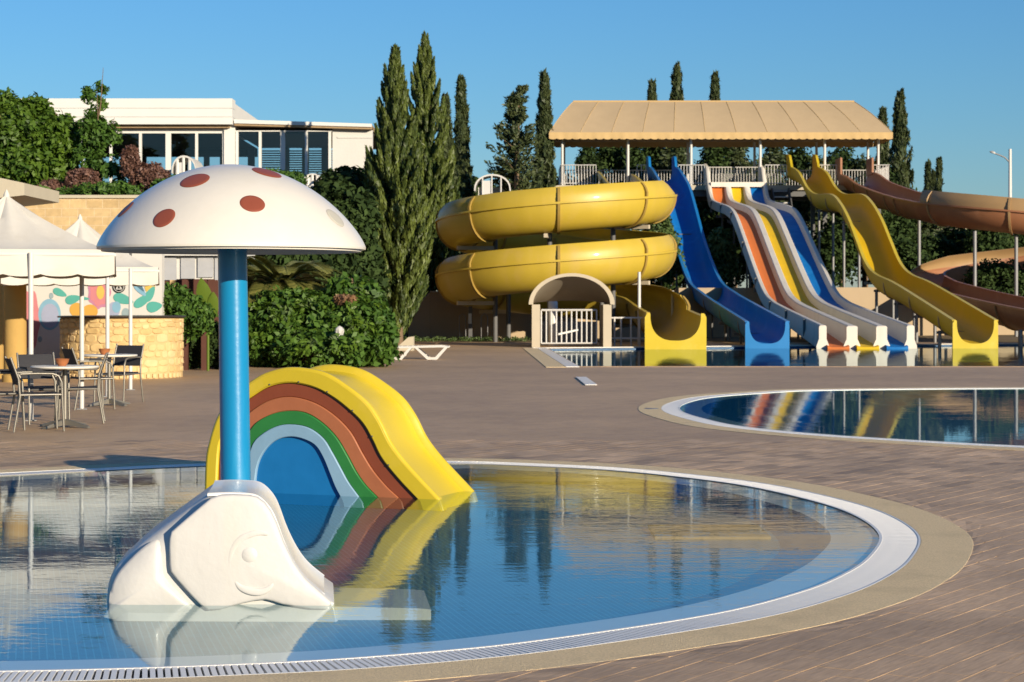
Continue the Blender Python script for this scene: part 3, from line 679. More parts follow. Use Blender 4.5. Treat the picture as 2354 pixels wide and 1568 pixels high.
# ------------------------------------------------------------------ water slides
def interp(tab, d):                                 # tab: [(d, v...)] sorted by falling d
    tab = sorted(tab)
    if d <= tab[0][0]: return tab[0][1:]
    for a, b in zip(tab, tab[1:]):
        if d <= b[0]:
            q = (d - a[0]) / (b[0] - a[0]); return tuple(x + (y - x) * q for x, y in zip(a[1:], b[1:]))
    return tab[-1][1:]
def smooth_tab(tab, n=7):
    p = catmull([Vector(t) for t in tab], n); return [tuple(v) for v in p]
def u_curve(hw, depth, n=16, sq=.62):               # inner section from the left rim round the floor to the right rim
    res = []
    for k in range(n + 1):
        a = math.pi - math.pi * k / n
        c, s = math.cos(a), math.sin(a)
        res.append((hw * math.copysign(abs(c) ** sq, c), -depth * abs(s) ** sq))
    return res
def straight_chute(root, tab, hw, depth, mt, rim_mt, wing=None, seams=5.5, sq=.62, exit_w=None):
    tab = smooth_tab(tab); ds = [t[0] for t in tab]; skins = []; lips = [[], []]
    for d, x, zr in tab:
        dep = min(depth, zr - .05); rings = []
        ins = u_curve(hw, dep, 16, sq)
        up = 0
        if wing and d > wing[0]: up = wing[1] * min(1, (d - wing[0]) / .35)
        ins[0] = (ins[0][0], up); ins[-1] = (ins[-1][0], up)
        outs = [(px * 1.055, pz - .045) for px, pz in ins]; outs[0] = (-hw - .085, up); outs[-1] = (hw + .085, up)
        outs.insert(1, (-hw - .085, up - .05)); outs.insert(-1, (hw + .085, up - .05))
        loop = ins + outs[::-1]
        skins.append([Vector((x + px, d, zr + pz)) for px, pz in loop])
        for s_, k in ((-1, 0), (1, 1)):
            xx = x + s_ * (hw + .04)
            lips[k].append([Vector((xx - .06, d, zr + up + .002)), Vector((xx - .06, d, zr + up + .022)), Vector((xx + .06, d, zr + up + .022)), Vector((xx + .06, d, zr + up - .03)), Vector((xx + .05, d, zr + up - .03)), Vector((xx + .05, d, zr + up + .002))])
    tr_o = obj('trough', MB().loft(skins, closed=True, caps=True), mt, root, 50)
    for k in (0, 1): obj('rim', MB().loft(lips[k], closed=True, caps=True), rim_mt, tr_o, 40)
    d0, d1 = min(ds), max(ds); d = d0 + 2.2
    while d < d1 - 4:
        (x, zr) = interp(tab, d); dep = min(depth, zr - .05)
        ins = u_curve(hw, dep, 16, sq); rg = []
        for dd in (d - .05, d + .05):
            (x, zr) = interp(tab, dd); rg.append([Vector((x + px * 1.10, dd, zr + pz * 1.02 - .075)) for px, pz in ins] + [Vector((x + px * 1.05, dd, zr + pz * 1.0 - .035)) for px, pz in ins[::-1]])
        obj('joint_flange', MB().loft(rg, closed=True, caps=True), M['tan_wood'] if mt is not M['sl_blue'] else M['dark_steel'], tr_o, 40)
        d += seams
    # end plate: the flared mouth standing in the water
    x, zr = tab[-1][1], tab[-1][2]; d = d0; ew = exit_w or (hw + .09)
    ins = u_curve(hw - .04, zr - .10, 24, .75)
    pl = [Vector((x - ew, d - .04, -.5)), Vector((x - ew, d - .04, zr - .08)), Vector((x - ew + .06, d - .04, zr + .01))] + [Vector((x + px, d - .04, zr + pz)) for px, pz in ins] + [Vector((x + ew - .06, d - .04, zr + .01)), Vector((x + ew, d - .04, zr - .08)), Vector((x + ew, d - .04, -.5))]
    obj('mouth_plate', MB().prism(pl, (0, .10, 0)), rim_mt, root, 30)
    return tab
def post(root, x, y, z0, z1, r=.06, name='post', m='steel', brace=None):
    return obj(name, MB().tube([(x, y, z0), (x, y, z1)], r, 8), M[m], root, 60)
bt = [(101, 7.62, 8.28), (98.8, 7.66, 8.2), (96.5, 7.74, 7.72), (94, 7.86, 6.95), (91.3, 7.9, 5.83), (87.7, 7.95, 4.22), (84, 8.0, 2.95), (81, 8.05, 2.2), (77, 8.1, 1.80), (72.6, 8.14, 1.46), (63, 8.21, .80)]
blue = thing('water_slide', 'narrow blue straight water slide between the yellow spiral and the striped slide', 'water slide', (8.1, 63, 0), 'water slides coming down from the canopied tower')
straight_chute(blue, bt, .62, .72, M['sl_blue'], M['sl_blue_rim'], (99.2, .55))
for d in (67, 71.5, 76, 83, 90):
    x, z = interp(bt, d)
    for s in (-.35, .35): post(blue, x + s, d, -.05, z - .70, .045, 'support_leg', 'dark_steel')
    obj('support_beam', MB().box((x - .6, d - .05, z - .79), (x + .6, d + .05, z - .70)), M['dark_steel'], blue, None)
yt = [(101, 14.85, 8.45), (98.9, 14.87, 8.18), (96.5, 14.86, 7.75), (93.8, 14.84, 6.88), (91, 14.82, 6.42), (86.7, 14.80, 6.18), (84.4, 14.79, 5.75), (82, 14.78, 4.93), (80, 14.78, 3.95), (78, 14.78, 3.0), (75.9, 14.79, 2.5), (72, 14.82, 2.08), (63, 14.90, .84)]
yel = thing('water_slide', 'yellow wavy open water slide right of the striped slide', 'water slide', (14.85, 63, 0), 'water slides coming down from the canopied tower')
straight_chute(yel, yt, .64, .76, M['yellow_in'], M['yellow'], (99.4, .55), 4.6)
for d in (65.6, 69.2, 72.6, 76.5, 84, 91):
    x, z = interp(yt, d)
    for s in (-.55, .1): post(yel, x + s, d, -.05, z - .72, .06, 'support_leg')
    obj('support_beam', MB().box((x - .65, d - .05, z - .83), (x + .65, d + .05, z - .74)), M['dark_steel'], yel, None)

mt_ = [(101.2, 8.55), (99.9, 8.2), (98.9, 7.25), (97.8, 6.62), (95.8, 6.33), (93, 6.08), (90.5, 5.86), (88.4, 5.58), (86.6, 5.1), (84.3, 4.28), (80.5, 2.88), (77.5, 1.90), (75.2, 1.52), (72, 1.26), (63, .70)]
mt_s = smooth_tab([(a, b, 0) for a, b in mt_]); mt_s = [(a, b) for a, b, _ in mt_s]
multi = thing('multi_lane_slide', 'white three-lane water slide with orange, yellow and blue lanes', 'water slide', (11.4, 63, 0), 'water slides coming down from the canopied tower')
wx = [9.98, 10.92, 11.87, 12.80]
lw0 = None
for i, x in enumerate(wx):
    rings = []
    for d, z in mt_s:
        if i in (1, 2) and d > 99.2: continue
        zt = z if i in (0, 3) else min(z - .02, 7.35); w = .09 if i in (0, 3) else .13; b = .15 if i in (0, 3) else .20
        fl = z - (.30 if d > 75 else .30 + .36 * (75 - d) / 12)
        if d > 99: fl = min(fl, 7.2)
        rings.append([Vector((x + px, d, pz)) for px, pz in ((-b, fl - .10), (-b, fl), (-w, fl + .22), (-w, zt - .03), (-w + .03, zt), (w - .03, zt), (w, zt - .03), (w, fl + .22), (b, fl), (b, fl - .10))])
    e = rings[-1]; rings.append([v + Vector(((v.x - x) * .35, -.10, -.01)) for v in e])
    rings.append([Vector((v.x, v.y - .02, min(v.z, .35) if v.z < .5 else v.z - .02)) for v in rings[-1]])
    lw_o = obj('lane_wall', MB().loft(rings, closed=True, caps=True), M['sl_white'], multi, 40)
    lw0 = lw0 or lw_o
for i, mk in enumerate(('sl_orange', 'sl_yellow', 'sl_blue')):
    rings = []
    for d, z in mt_s:
        if d > 99.2: continue
        fl = z - (.30 if d > 75 else .30 + .36 * (75 - d) / 12)
        a, b = wx[i] + .12, wx[i + 1] - .12
        rings.append([Vector((a, d, fl + .04)), Vector((a + .12, d, fl)), Vector((b - .12, d, fl)), Vector((b, d, fl + .04)), Vector((b, d, fl - .06)), Vector((a, d, fl - .06))])
    d, z = mt_s[-1]; rings.append([v + Vector((0, -.35, -.05)) for v in rings[-1]])
    obj('lane', MB().loft(rings, closed=True, caps=True), M[mk], multi, 50)
obj('top_lip', MB().box((10.05, 98.9, 7.22), (12.73, 99.6, 7.46)), M['sl_white'], multi, 30)
for d in (67, 72, 78, 84, 90, 95):
    (z,) = interp(mt_s, d)
    for x in (10.2, 11.4, 12.6): post(multi, x, d, -.05, z - .60, .05, 'support_leg', 'dark_steel')
    obj('support_beam', MB().box((9.9, d - .06, z - .76), (12.9, d + .06, z - .62)), M['dark_steel'], multi, None)
d = 66.0
while d < 97:
    (z,) = interp(mt_s, d)
    obj('joint_flange', MB().box((wx[0] - .17, d - .04, z - .60), (wx[0] - .085, d + .04, z - .02)), M['dark_steel'], lw0, None); d += 4.4

# spiral troughs
def flume(root, path, sgn, panel, r0, mt, panel_mt, seam_ids, rim_mt, lip_mt=None, z_b=.95, hin=.12):
    n = len(path); sk = []; pn = []; rims = [[], []]
    frames = []
    for i, p in enumerate(path):
        t = path[min(i + 1, n - 1)] - path[max(i - 1, 0)]; t.z = 0; t.normalize(); frames.append(Vector((t.y, -t.x, 0)) * sgn)
    for i, p in enumerate(path):
        o = frames[i]; zb = min(z_b, p.z - .02); pts = []
        for k in range(17):
            a = math.pi + math.pi * k / 16; pts.append((r0 * math.cos(a), zb * math.sin(a)))
        ins = [(-r0, hin)] + pts
        outs = [(-r0 - .04, hin)] + [(x * 1.045, z * 1.045) for x, z in pts]
        sk.append([p + o * x + Vector((0, 0, z)) for x, z in ins + outs[::-1]])
        rims[0].append([p + o * x + Vector((0, 0, z)) for x, z in ((-r0 - .08, hin - .02), (-r0 - .08, hin + .03), (-r0 + .03, hin + .03), (-r0 + .03, hin - .02))])
        rims[1].append([p + o * x + Vector((0, 0, z)) for x, z in ((r0 - .03, -.035), (r0 - .03, .035), (r0 + .11, .035), (r0 + .11, -.035))])
        h = panel[i]
        if h > .02: pn.append([p + o * x + Vector((0, 0, z)) for x, z in ((r0 + .015, .03), (r0 + .01, .03 + .18 * h), (r0 - .06, .03 + .36 * h), (r0 - .20 * h - .02, .03 + .54 * h), (r0 - .22 * h - .04, .03 + .52 * h), (r0 - .09, .03 + .34 * h), (r0 - .02, .03 + .18 * h), (r0 - .02, .03))])
        elif pn:
            obj('side_panel', MB().loft(pn, closed=True, caps=True), panel_mt, root, 50); pn = []
    tr_o = obj('trough', MB().loft(sk, closed=True, caps=True), mt, root, 50)
    if len(pn) > 1: obj('side_panel', MB().loft(pn, closed=True, caps=True), panel_mt, root, 50)
    for r in rims: obj('rim', MB().loft(r, closed=True, caps=True), rim_mt, tr_o, 40)
    for i in seam_ids:
        p = path[i]; o = frames[i]; t = Vector((-o.y, o.x, 0)) * .045; zb = min(z_b, p.z - .02); h = panel[i]
        pts = [(r0 * 1.0 * math.cos(math.pi + math.pi * k / 16), zb * math.sin(math.pi + math.pi * k / 16)) for k in range(17)]
        if h > .02: pts += [(r0 + .01, .18 * h), (r0 - .06, .36 * h), (r0 - .2 * h, .54 * h)]
        def sec(q): return [p + q + o * (x * 1.12) + Vector((0, 0, z * 1.12 if z < 0 else z)) for x, z in pts] + [p + q + o * (x * 1.03) + Vector((0, 0, z * 1.03 if z < 0 else z)) for x, z in pts[::-1]]
        obj('joint_flange', MB().loft([sec(-t), sec(t)], closed=True, caps=True), lip_mt or rim_mt, tr_o, 40)
    return frames
HC = Vector((1.62, 72.0, 0)); HR = 3.5
path = [Vector(p) for p in catmull([(5.3, 101, 8.0), (5.3, 96, 7.45), (5.28, 90, 6.75), (5.22, 82, 6.0), (5.14, 76, 5.55)], 8)]
pan = [0.0] * len(path); seam = [8, 16, 24]
NT = 48
for k in range(NT * 2 + 1):
    th = math.pi / 2 - 2 * math.pi * k / NT
    path.append(Vector((HC.x + HR * math.sin(th), HC.y - HR * math.cos(th), 5.36 - 2.0 * k / NT)))
    pan.append(min(1, k / 3))
    if k % 6 == 0: seam.append(len(path) - 1)
path += [Vector(p) for p in catmull([(5.13, 70.5, 1.30), (5.14, 67.5, 1.16), (5.15, 64.5, 1.05), (5.16, 61.8, .96)], 5)]
n_x = len(path) - len(pan); pan += [.95] * (n_x - 9) + [.0] * 9; seam.append(len(path) - 10)
spir = thing('spiral_slide', 'yellow spiral water slide of two stacked coils left of the blue slide', 'water slide', (HC.x, HC.y, 0), 'water slides coming down from the canopied tower')
flume(spir, path, -1, pan, .84, M['yellow_old'], M['yellow_old'], seam, M['yellow_old'], M['joint_brown'], .95)
e = path[-1]
ins = u_curve(.80, .86, 24, .80)
pl = [Vector((e.x - .97, e.y - .06, -.5)), Vector((e.x - .97, e.y - .06, e.z + .0)), Vector((e.x - .9, e.y - .06, e.z + .12))] + [Vector((e.x + a, e.y - .06, e.z + .12 + b)) for a, b in ins] + [Vector((e.x + .9, e.y - .06, e.z + .12)), Vector((e.x + .97, e.y - .06, e.z)), Vector((e.x + .97, e.y - .06, -.5))]
obj('mouth_plate', MB().prism(pl, (0, .1, 0)), M['yellow'], spir, 30)
for (th, rr_) in ((-.12, 3.5), (-1.25, 3.5), (1.05, 3.5), (2.3, 3.5), (-2.3, 3.5)):
    x, y = HC.x + rr_ * math.sin(th), HC.y - rr_ * math.cos(th)
    k = ((math.pi / 2 - th) % (2 * math.pi)) / (2 * math.pi); z1 = 5.36 - 2 * k; z2 = z1 - 2
    rad = Vector((math.sin(th), -math.cos(th), 0)); px, py = (Vector((x, y, 0)) - rad * 1.15).to_2d()
    post(spir, px, py, -.05, z1 - .75, .09, 'support_post', 'dark_steel')
    for z in (z1, z2):
        obj('support_arm', MB().obox((x - rad.x * .45, y - rad.y * .45, z - 1.07), rad * .75, Vector((-rad.y, rad.x, 0)) * .06, (0, 0, .07)), M['vault_trim'], spir, None)
for (x, y, h) in ((4.3, 66.2, 1.55), (5.9, 72, .95)):
    post(spir, x, y, -.05, h + .9, .055, 'support_post', 'white_metal')

BC = Vector((22.6, 86, 0)); BR = 4.35
bp = [Vector(p) for p in catmull([(17.55, 101, 8.0), (17.6, 98.4, 7.7), (17.75, 96, 7.15), (17.95, 92, 6.55), (18.15, 88.5, 6.1)], 6)]
bpan = [0.0] * len(bp); bseam = [10, 15, 20, 23]
for k in range(49):
    th = math.pi + 2 * math.pi * k / 48
    bp.append(Vector((BC.x + BR * math.cos(th), BC.y + BR * math.sin(th), 5.85 - 3.45 * k / 48))); bpan.append(min(1, max(0, (k - 1.5) * 2)) if k < 40 else max(0, (48 - k) / 8))
    if k % 6 == 3 or k == 46: bseam.append(len(bp) - 1)
bp += [Vector(p) for p in catmull([(18.28, 84, 2.15), (18.4, 78, 1.72), (18.6, 71, 1.3), (18.75, 63, .92)], 8)]
bpan += [0.0] * (len(bp) - len(bpan)); bseam += [len(bp) - 4, len(bp) - 10, len(bp) - 16]
brown = thing('curved_slide', 'terracotta curved water slide looping away beyond the yellow wavy slide', 'water slide', (18.2, 86, 0), 'water slides coming down from the canopied tower')
fr = flume(brown, bp, 1, bpan, .78, M['sl_red'], M['sl_tan'], bseam, M['sl_red'], M['sl_tan'], .88)
for s in (-1, 1):
    obj('entry_wing', MB().box((17.55 + s * .80 - .05, 99.6, 7.9), (17.55 + s * .80 + .05, 101.2, 8.75)), M['sl_red'], brown, 30)
for (px_, y, zt) in ((2112, 91, 5.2), (2240, 82.2, 4.4), (2335, 82, 4.2), (2345, 66, .5), (2270, 70, .7), (2300, 90.3, 2.9)):
    post(brown, XD(px_, y), y, -.05, zt, .08, 'support_post')

# ------------------------------------------------------------------ start tower with canvas canopy
tower = thing('slide_tower', 'tall start tower with an ochre canvas hip canopy above all the slides', 'tower', (10.5, 102, 0))
obj('platform', MB().box((1.9, 99.9, 7.12), (19.6, 104.6, 7.36)), M['cream'], tower, 30)
for y in (100.2, 104.3):
    obj('platform_beam', MB().box((1.9, y - .1, 6.8), (19.6, y + .1, 7.118)), M['dark_steel'], tower, None)
for px in (1292, 1443, 1588, 1747, 1895, 2018):
    x = XD(px, 100.3)
    obj('canopy_post', MB().tube([(x, 100.3, 7.36), (x, 100.3, 9.98)], .07, 8), M['white_metal'], tower, 60)
    obj('canopy_post', MB().tube([(x + .2, 104.3, 7.36), (x + .2, 104.3, 9.9)], .07, 8), M['white_metal'], tower, 60)
    obj('tower_leg', MB().box((x - .11, 100.15, -.05), (x + .11, 100.37, 6.79)), M['dark_steel'], tower, None)
    obj('tower_leg', MB().box((x - .11, 104.15, -.05), (x + .11, 104.37, 6.79)), M['dark_steel'], tower, None)
    for z in (2.4, 4.7): obj('tower_brace', MB().box((x - .06, 100.4, z - .08), (x + .06, 104.1, z + .08)), M['dark_steel'], tower, None)
ex0, ex1, ey0, ey1, ez = 1.88, 19.36, 99.55, 104.9, 10.0
rx0, rx1, ry, rz = 3.2, 17.85, 102.2, 11.86
def hipz(): pass
seams_t = [i / 15 for i in range(16)]
NB = 11
for b in range(NB):                                     # canvas gores of the front slope, slightly sagging between the frames
    rings = []
    for k in range(7):
        u = (b + k / 6) / NB; sag = .035 * math.sin(math.pi * k / 6)
        lo = Vector((ex0 + (ex1 - ex0) * u, ey0, ez)); hi = Vector((rx0 + (rx1 - rx0) * u, ry, rz)); col_ = []
        for j in range(7):
            t = j / 6; p = lo.lerp(hi, t); p.z += .10 * math.sin(math.pi * t) - sag * math.sin(math.pi * (.15 + .85 * t)); col_.append(p)
        rings.append(col_)
    obj('canvas_gore', MB().loft(rings, closed=False), M['canvas'], tower, 35, fix=False)
mb = MB(); rings = []
for k in range(25):
    u = k / 24; lo = Vector((ex0 + (ex1 - ex0) * u, ey1, ez)); hi = Vector((rx0 + (rx1 - rx0) * u, ry, rz)); rings.append([lo.lerp(hi, t) + Vector((0, 0, .1 * math.sin(math.pi * t))) for t in np.linspace(0, 1, 7)])
mb.loft(rings, closed=False); obj('canvas_back', mb, M['canvas'], tower, 35, fix=False)
for x, rx in ((ex0, rx0), (ex1, rx1)):
    rings = []
    for k in range(9):
        u = k / 8; lo = Vector((x, ey0 + (ey1 - ey0) * u, ez)); hi = Vector((rx, ry, rz)); rings.append([lo.lerp(hi, t) + Vector((0, 0, .1 * math.sin(math.pi * t))) for t in np.linspace(0, 1, 7)])
    obj('canvas_end', MB().loft(rings, closed=False), M['canvas'], tower, 35, fix=False)
obj('ridge_roll', MB().tube([(rx0, ry, rz + .01), (rx1, ry, rz + .01)], .05, 8), M['canvas_trim'], tower, 60)
def valance(name, a, b, z0, drop, m, root, n_sc, sc=.05, wave=.02, steps=6):
    a, b = Vector(a), Vector(b); t = (b - a).normalized(); nr = Vector((t.y, -t.x, 0)); N = n_sc * steps; rings = []
    for k in range(N + 1):
        u = k / N; p = a.lerp(b, u); ph = (k % steps) / steps
        w = nr * (wave * math.sin(u * n_sc * 2.1) + wave * .5 * math.sin(u * n_sc * 5.3 + 1))
        dz = drop - sc * (1 - abs(math.sin(math.pi * u * n_sc)) ** .6)
        rings.append([Vector((p.x, p.y, z0)), Vector((p.x, p.y, z0 - drop * .45)) + w * .5, Vector((p.x, p.y, z0 - dz)) + w])
    return obj(name, MB().loft(rings, closed=False), m, root, 60, fix=False)
valance('valance', (ex0, ey0 - .01, ez), (ex1, ey0 - .01, ez), ez + .03, .36, M['canvas_trim'], tower, 44, .05, .02)
valance('valance', (ex1 + .01, ey0, ez), (ex1 + .01, ey1, ez), ez + .03, .36, M['canvas_trim'], tower, 14, .05, .02)
valance('valance', (ex1, ey1 + .01, ez), (ex0, ey1 + .01, ez), ez + .03, .36, M['canvas_trim'], tower, 44, .05, .02)
valance('valance', (ex0 - .01, ey1, ez), (ex0 - .01, ey0, ez), ez + .03, .36, M['canvas_trim'], tower, 14, .05, .02)
for u in np.linspace(0, 1, 12):
    p = Vector((ex0 + (ex1 - ex0) * u, ey0, ez)).lerp(Vector((rx0 + (rx1 - rx0) * u, ry, rz)), .02); q = Vector((rx0 + (rx1 - rx0) * u, ry, rz))
    pts = [p.lerp(q, t) + Vector((0, 0, .1 * math.sin(math.pi * t) + .012)) for t in np.linspace(0, 1, 7)]
    obj('seam', MB().tube(pts, .014, 5), M['canvas_trim'], tower, 60)
    obj('rafter', MB().tube([p + Vector((0, .05, -.10)), q - Vector((0, 0, .10))], .035, 6), M['steel'], tower, 60)
def railing(root, a, b, z, h=1.0, gap=.14, m='white_metal', r=.018, name='railing', parts=True):
    a, b = Vector((*a, z)), Vector((*b, z)); n = max(2, int((b - a).length / gap))
    up = Vector((0, 0, 1))
    obj('top_rail', MB().tube([a + up * h, b + up * h], r * 1.6, 6), M[m], root, 60)
    obj('bottom_rail', MB().tube([a + up * .12, b + up * .12], r * 1.3, 6), M[m], root, 60)
    if parts:
        for k in range(n + 1):
            p = a.lerp(b, k / n); obj('baluster', MB().tube([p + up * .12, p + up * h], r, 6, caps=False), M[m], root, 60)
    else:
        mb = MB()
        for k in range(n + 1):
            p = a.lerp(b, k / n); mb.tube([p + up * .12, p + up * h], r, 5, caps=False)
        obj('balusters', mb, M[m], root, 60, 'stuff')
for a, b in (((2.5, 100.2), (4.3, 100.2)), ((6.4, 100.2), (6.85, 100.2)), ((8.5, 100.2), (9.85, 100.2)), ((12.95, 100.2), (14.05, 100.2)), ((15.7, 100.2), (16.6, 100.2)), ((18.5, 100.2), (19.3, 100.2)), ((2.5, 104.2), (19.3, 104.2)), ((19.3, 100.2), (19.3, 104.2)), ((2.5, 100.2), (2.5, 104.2)), ((10.0, 101.9), (12.8, 101.9))):
    railing(tower, a, b, 7.36, 1.05, .15, parts=False)
# access stair behind the striped slide
stair = thing('access_stair', 'pale steel stair climbing to the tower between striped and yellow slides', 'stairs', (13.8, 95, 0))
for k in range(22):
    obj('tread', MB().box((13.25, 92.0 + k * .36, .3 + k * .32), (14.0, 92.3 + k * .36, .36 + k * .32)), M['white_metal'], stair, None)
for x in (13.2, 14.05):
    obj('stringer', MB().prism([(x, 91.8, 0), (x, 92.2, 0), (x, 99.8, 6.9), (x, 99.8, 7.2), (x, 99.4, 7.2)], (.05, 0, 0)), M['dark_steel'], stair, None)

# ------------------------------------------------------------------ arched gate in front of the spiral
gate = thing('arched_gate', 'beige barrel-vaulted gateway with a white barred gate below the yellow spiral', 'gate', (1.92, 63, 0))
gx0, gx1, gd0, gd1 = XD(1222, 62.6), XD(1404, 62.6), 62.3, 65.8
for x, lab in ((gx0, None), (gx1 - .26, None)):
    obj('pillar', MB().box((x, gd0, -.02), (x + .26, gd0 + .3, 1.36)), M['vault_trim'], gate, 30)
for x in (gx0 + .04, gx1 - .22):
    obj('side_wall', MB().box((x, gd0 + .3, -.02), (x + .18, gd1, 1.34)), M['vault'], gate, 30)
cxg = (gx0 + gx1) / 2; rg_ = (gx1 - gx0) / 2 + .06
def arch(rr0, rr1, y0, y1, zc, zs=1.0):
    s = []
    for k in range(33):
        a = math.pi * k / 32; c, s_ = math.cos(a), math.sin(a)
        s.append([Vector((cxg + c * rr0, y0, zc + s_ * rr0 * zs)), Vector((cxg + c * rr1, y0, zc + s_ * rr1 * zs)), Vector((cxg + c * rr1, y1, zc + s_ * rr1 * zs)), Vector((cxg + c * rr0, y1, zc + s_ * rr0 * zs))])
    return MB().loft(s, closed=True, caps=True)
vs_ = []
for j in range(9):
    q_ = j / 8; y_ = gd0 + .06 + 1.9 * q_; zz = .73 * (1 - .86 * q_)
    vs_.append([Vector((cxg + math.cos(math.pi * k / 32) * (rg_ - .01), y_, 1.36 + math.sin(math.pi * k / 32) * (rg_ - .01) * zz)) for k in range(33)] + [Vector((cxg + math.cos(math.pi * k / 32) * (rg_ - .05), y_, 1.35 + math.sin(math.pi * k / 32) * (rg_ - .05) * zz)) for k in range(32, -1, -1)])
obj('vault', MB().loft(vs_, closed=True, caps=True), M['vault'], gate, 50)
obj('arch_trim', arch(rg_ - .10, rg_ + .04, gd0 - .05, gd0 + .055, 1.36, .73), M['vault_trim'], gate, 40)
railing(gate, (gx0 + .30, gd0 + .14), (gx1 - .45, gd0 + .5), .0, 1.18, .165, r=.024)
obj('gate_handle', MB().obox((cxg - .1, gd0 + .28, .48), (.32, .06, .07), (0, .015, 0), (0, 0, .03)), M['white_metal'], gate, None)
obj('inner_panel', MB().box((gx0 + .3, gd1 - .1, -.02), (gx1 - .3, gd1, .78)), M['vault'], gate, None)
barrel = thing('white_barrel', 'white upright cylinder standing inside the arched gateway', 'barrel', (XD(1271, 64.6), 64.6, 0))
obj('drum', MB().lathe([(.001, 0), (.15, 0), (.155, .03), (.15, 1.42), (.13, 1.46), (.001, 1.46)], (XD(1271, 64.6), 64.6, 0), 20), M['white_metal'], barrel, 40)
fence2 = thing('pool_fence', 'low white pipe fence between arched gateway and spiral slide mouth', 'fence', (XD(1440, 64), 64, 0))
for px in (1412, 1427, 1450, 1470): post(fence2, XD(px, 64.2), 64.2, 0, .95, .03, 'fence_post', 'white_metal')
for z in (.25, .92): obj('fence_rail', MB().tube([(XD(1404, 64.2), 64.2, z), (XD(1480, 64.2), 64.2, z)], .03, 6), M['white_metal'], fence2, 60)

# ------------------------------------------------------------------ low boundary wall behind the slides
bw = thing('boundary_wall', 'long low beige rendered wall running behind the slides', 'wall', (0, 78, 0))
def wall_seg(name, a, b, z0, z1, th, m, root):
    a, b = Vector((*a, 0)), Vector((*b, 0)); t = (b - a).normalized(); nr = Vector((-t.y, t.x, 0)) * th
    return obj(name, MB().prism([a + Vector((0, 0, -.05)), b + Vector((0, 0, -.05)), b + Vector((0, 0, z1)), a + Vector((0, 0, z0))], nr), m, root, 30)
wall_seg('wall_panel', (XD(938, 75), 75), (XD(988, 75.2), 75.2), 1.05, 1.78, .25, M['beige_wall'], bw)
wall_seg('wall_panel', (XD(988, 75.2), 75.21), (XD(1118, 76.5), 76.5), 1.80, 1.80, .25, M['beige_wall'], bw)
wall_seg('wall_panel', (XD(1118, 76.5), 76.52), (XD(1560, 80), 80), 1.66, 1.66, .25, M['beige_wall'], bw)
wall_seg('wall_panel', (XD(1560, 80), 80.02), (26, 88), 2.0, 2.1, .25, M['beige_wall'], bw)
obj('wall_cap', MB().obox(((XD(988, 75.2) + XD(1118, 76.5)) / 2, 75.98, 1.825), ((XD(1118, 76.5) - XD(988, 75.2)) / 2, .65, 0), (0, .16, 0), (0, 0, .022)), M['vault_trim'], bw, None)
shower = thing('shower_post', 'dark outdoor post with a white panel in front of the beige wall', 'post', (XD(1081, 73.2), 73.2, 0))
obj('column', MB().box((XD(1081, 73.2) - .07, 73.15, 0), (XD(1081, 73.2) + .07, 73.3, 1.55)), M['dark_steel'], shower, 30)
obj('panel', MB().box((XD(1080, 73.1) - .06, 73.10, .62), (XD(1080, 73.1) + .06, 73.146, 1.0)), M['white_metal'], shower, 30)
for s, nm in ((-.42, 'hand_rail'), (.40, 'hand_rail')):
    x = XD(1081, 73.2) + s
    obj(nm, MB().tube([(x, 73.2, 0), (x, 73.2, .9), (x + .12, 73.2, 1.0), (x + .24, 73.2, .9), (x + .24, 73.2, 0)], .022, 6), M['steel'], shower, 60)
# sun lounger at the hedge
lou = thing('sun_lounger', 'white plastic sun lounger lying flat beside the leafy hedge', 'sun lounger', (XD(960, 50), 50, 0))
x0, x1, y0, y1 = XD(898, 49.6), XD(1033, 49.6), 49.3, 49.95
obj('frame', MB().prism([(x0, y0, .33), (x1 - .22, y0, .355), (x1, y0, .335), (x1, y0, .30), (x1 - .22, y0, .31), (x0, y0, .285)], (0, .05, 0)).prism([(x0, y1 - .05, .33), (x1 - .22, y1 - .05, .355), (x1, y1 - .05, .335), (x1, y1 - .05, .30), (x1 - .22, y1 - .05, .31), (x0, y1 - .05, .285)], (0, .05, 0)), M['pvc'], lou, 30)
for k in range(11):
    x = x0 + (x1 - x0) * (k + .3) / 11.2
    obj('slat', MB().box((x, y0 + .052, .322), (x + .10, y1 - .052, .338)), M['pvc'], lou, None)
def leg(px, y):
    xx = XD(px, 49.6)
    return MB().prism([(xx - .42, y, .30), (xx - .34, y, .30), (xx - .04, y, .045), (xx + .08, y, .045), (xx + .33, y, .31), (xx + .41, y, .31), (xx + .14, y, 0), (xx - .10, y, 0)], (0, .05, 0))
for px in (992, 912):
    for y in (y0 + .0, y1 - .05): obj('leg', leg(px, y - .002), M['pvc'], lou, 30)
plate = obj('deck_hatch', MB().prism([Vector((*G(1323, 868).to_2d(), .004)), Vector((*G(1345, 886).to_2d(), .004)), Vector((*G(1372, 886).to_2d(), .004)), Vector((*G(1347, 868).to_2d(), .004))], (0, 0, .012)), M['white_tile'], None, 30)
tag(plate, 'white rectangular hatch cover lying on the brown deck near the slide pool', 'hatch cover')
c = G(1497, 940)
plate = obj('drain_cover', MB().lathe([(.001, .008), (.09, .008), (.10, .004), (.10, -.004)], (c.x, c.y, 0), 20), M['steel'], None, 40)
tag(plate, 'small grey round drain cover beside the tip of the middle pool', 'drain cover')
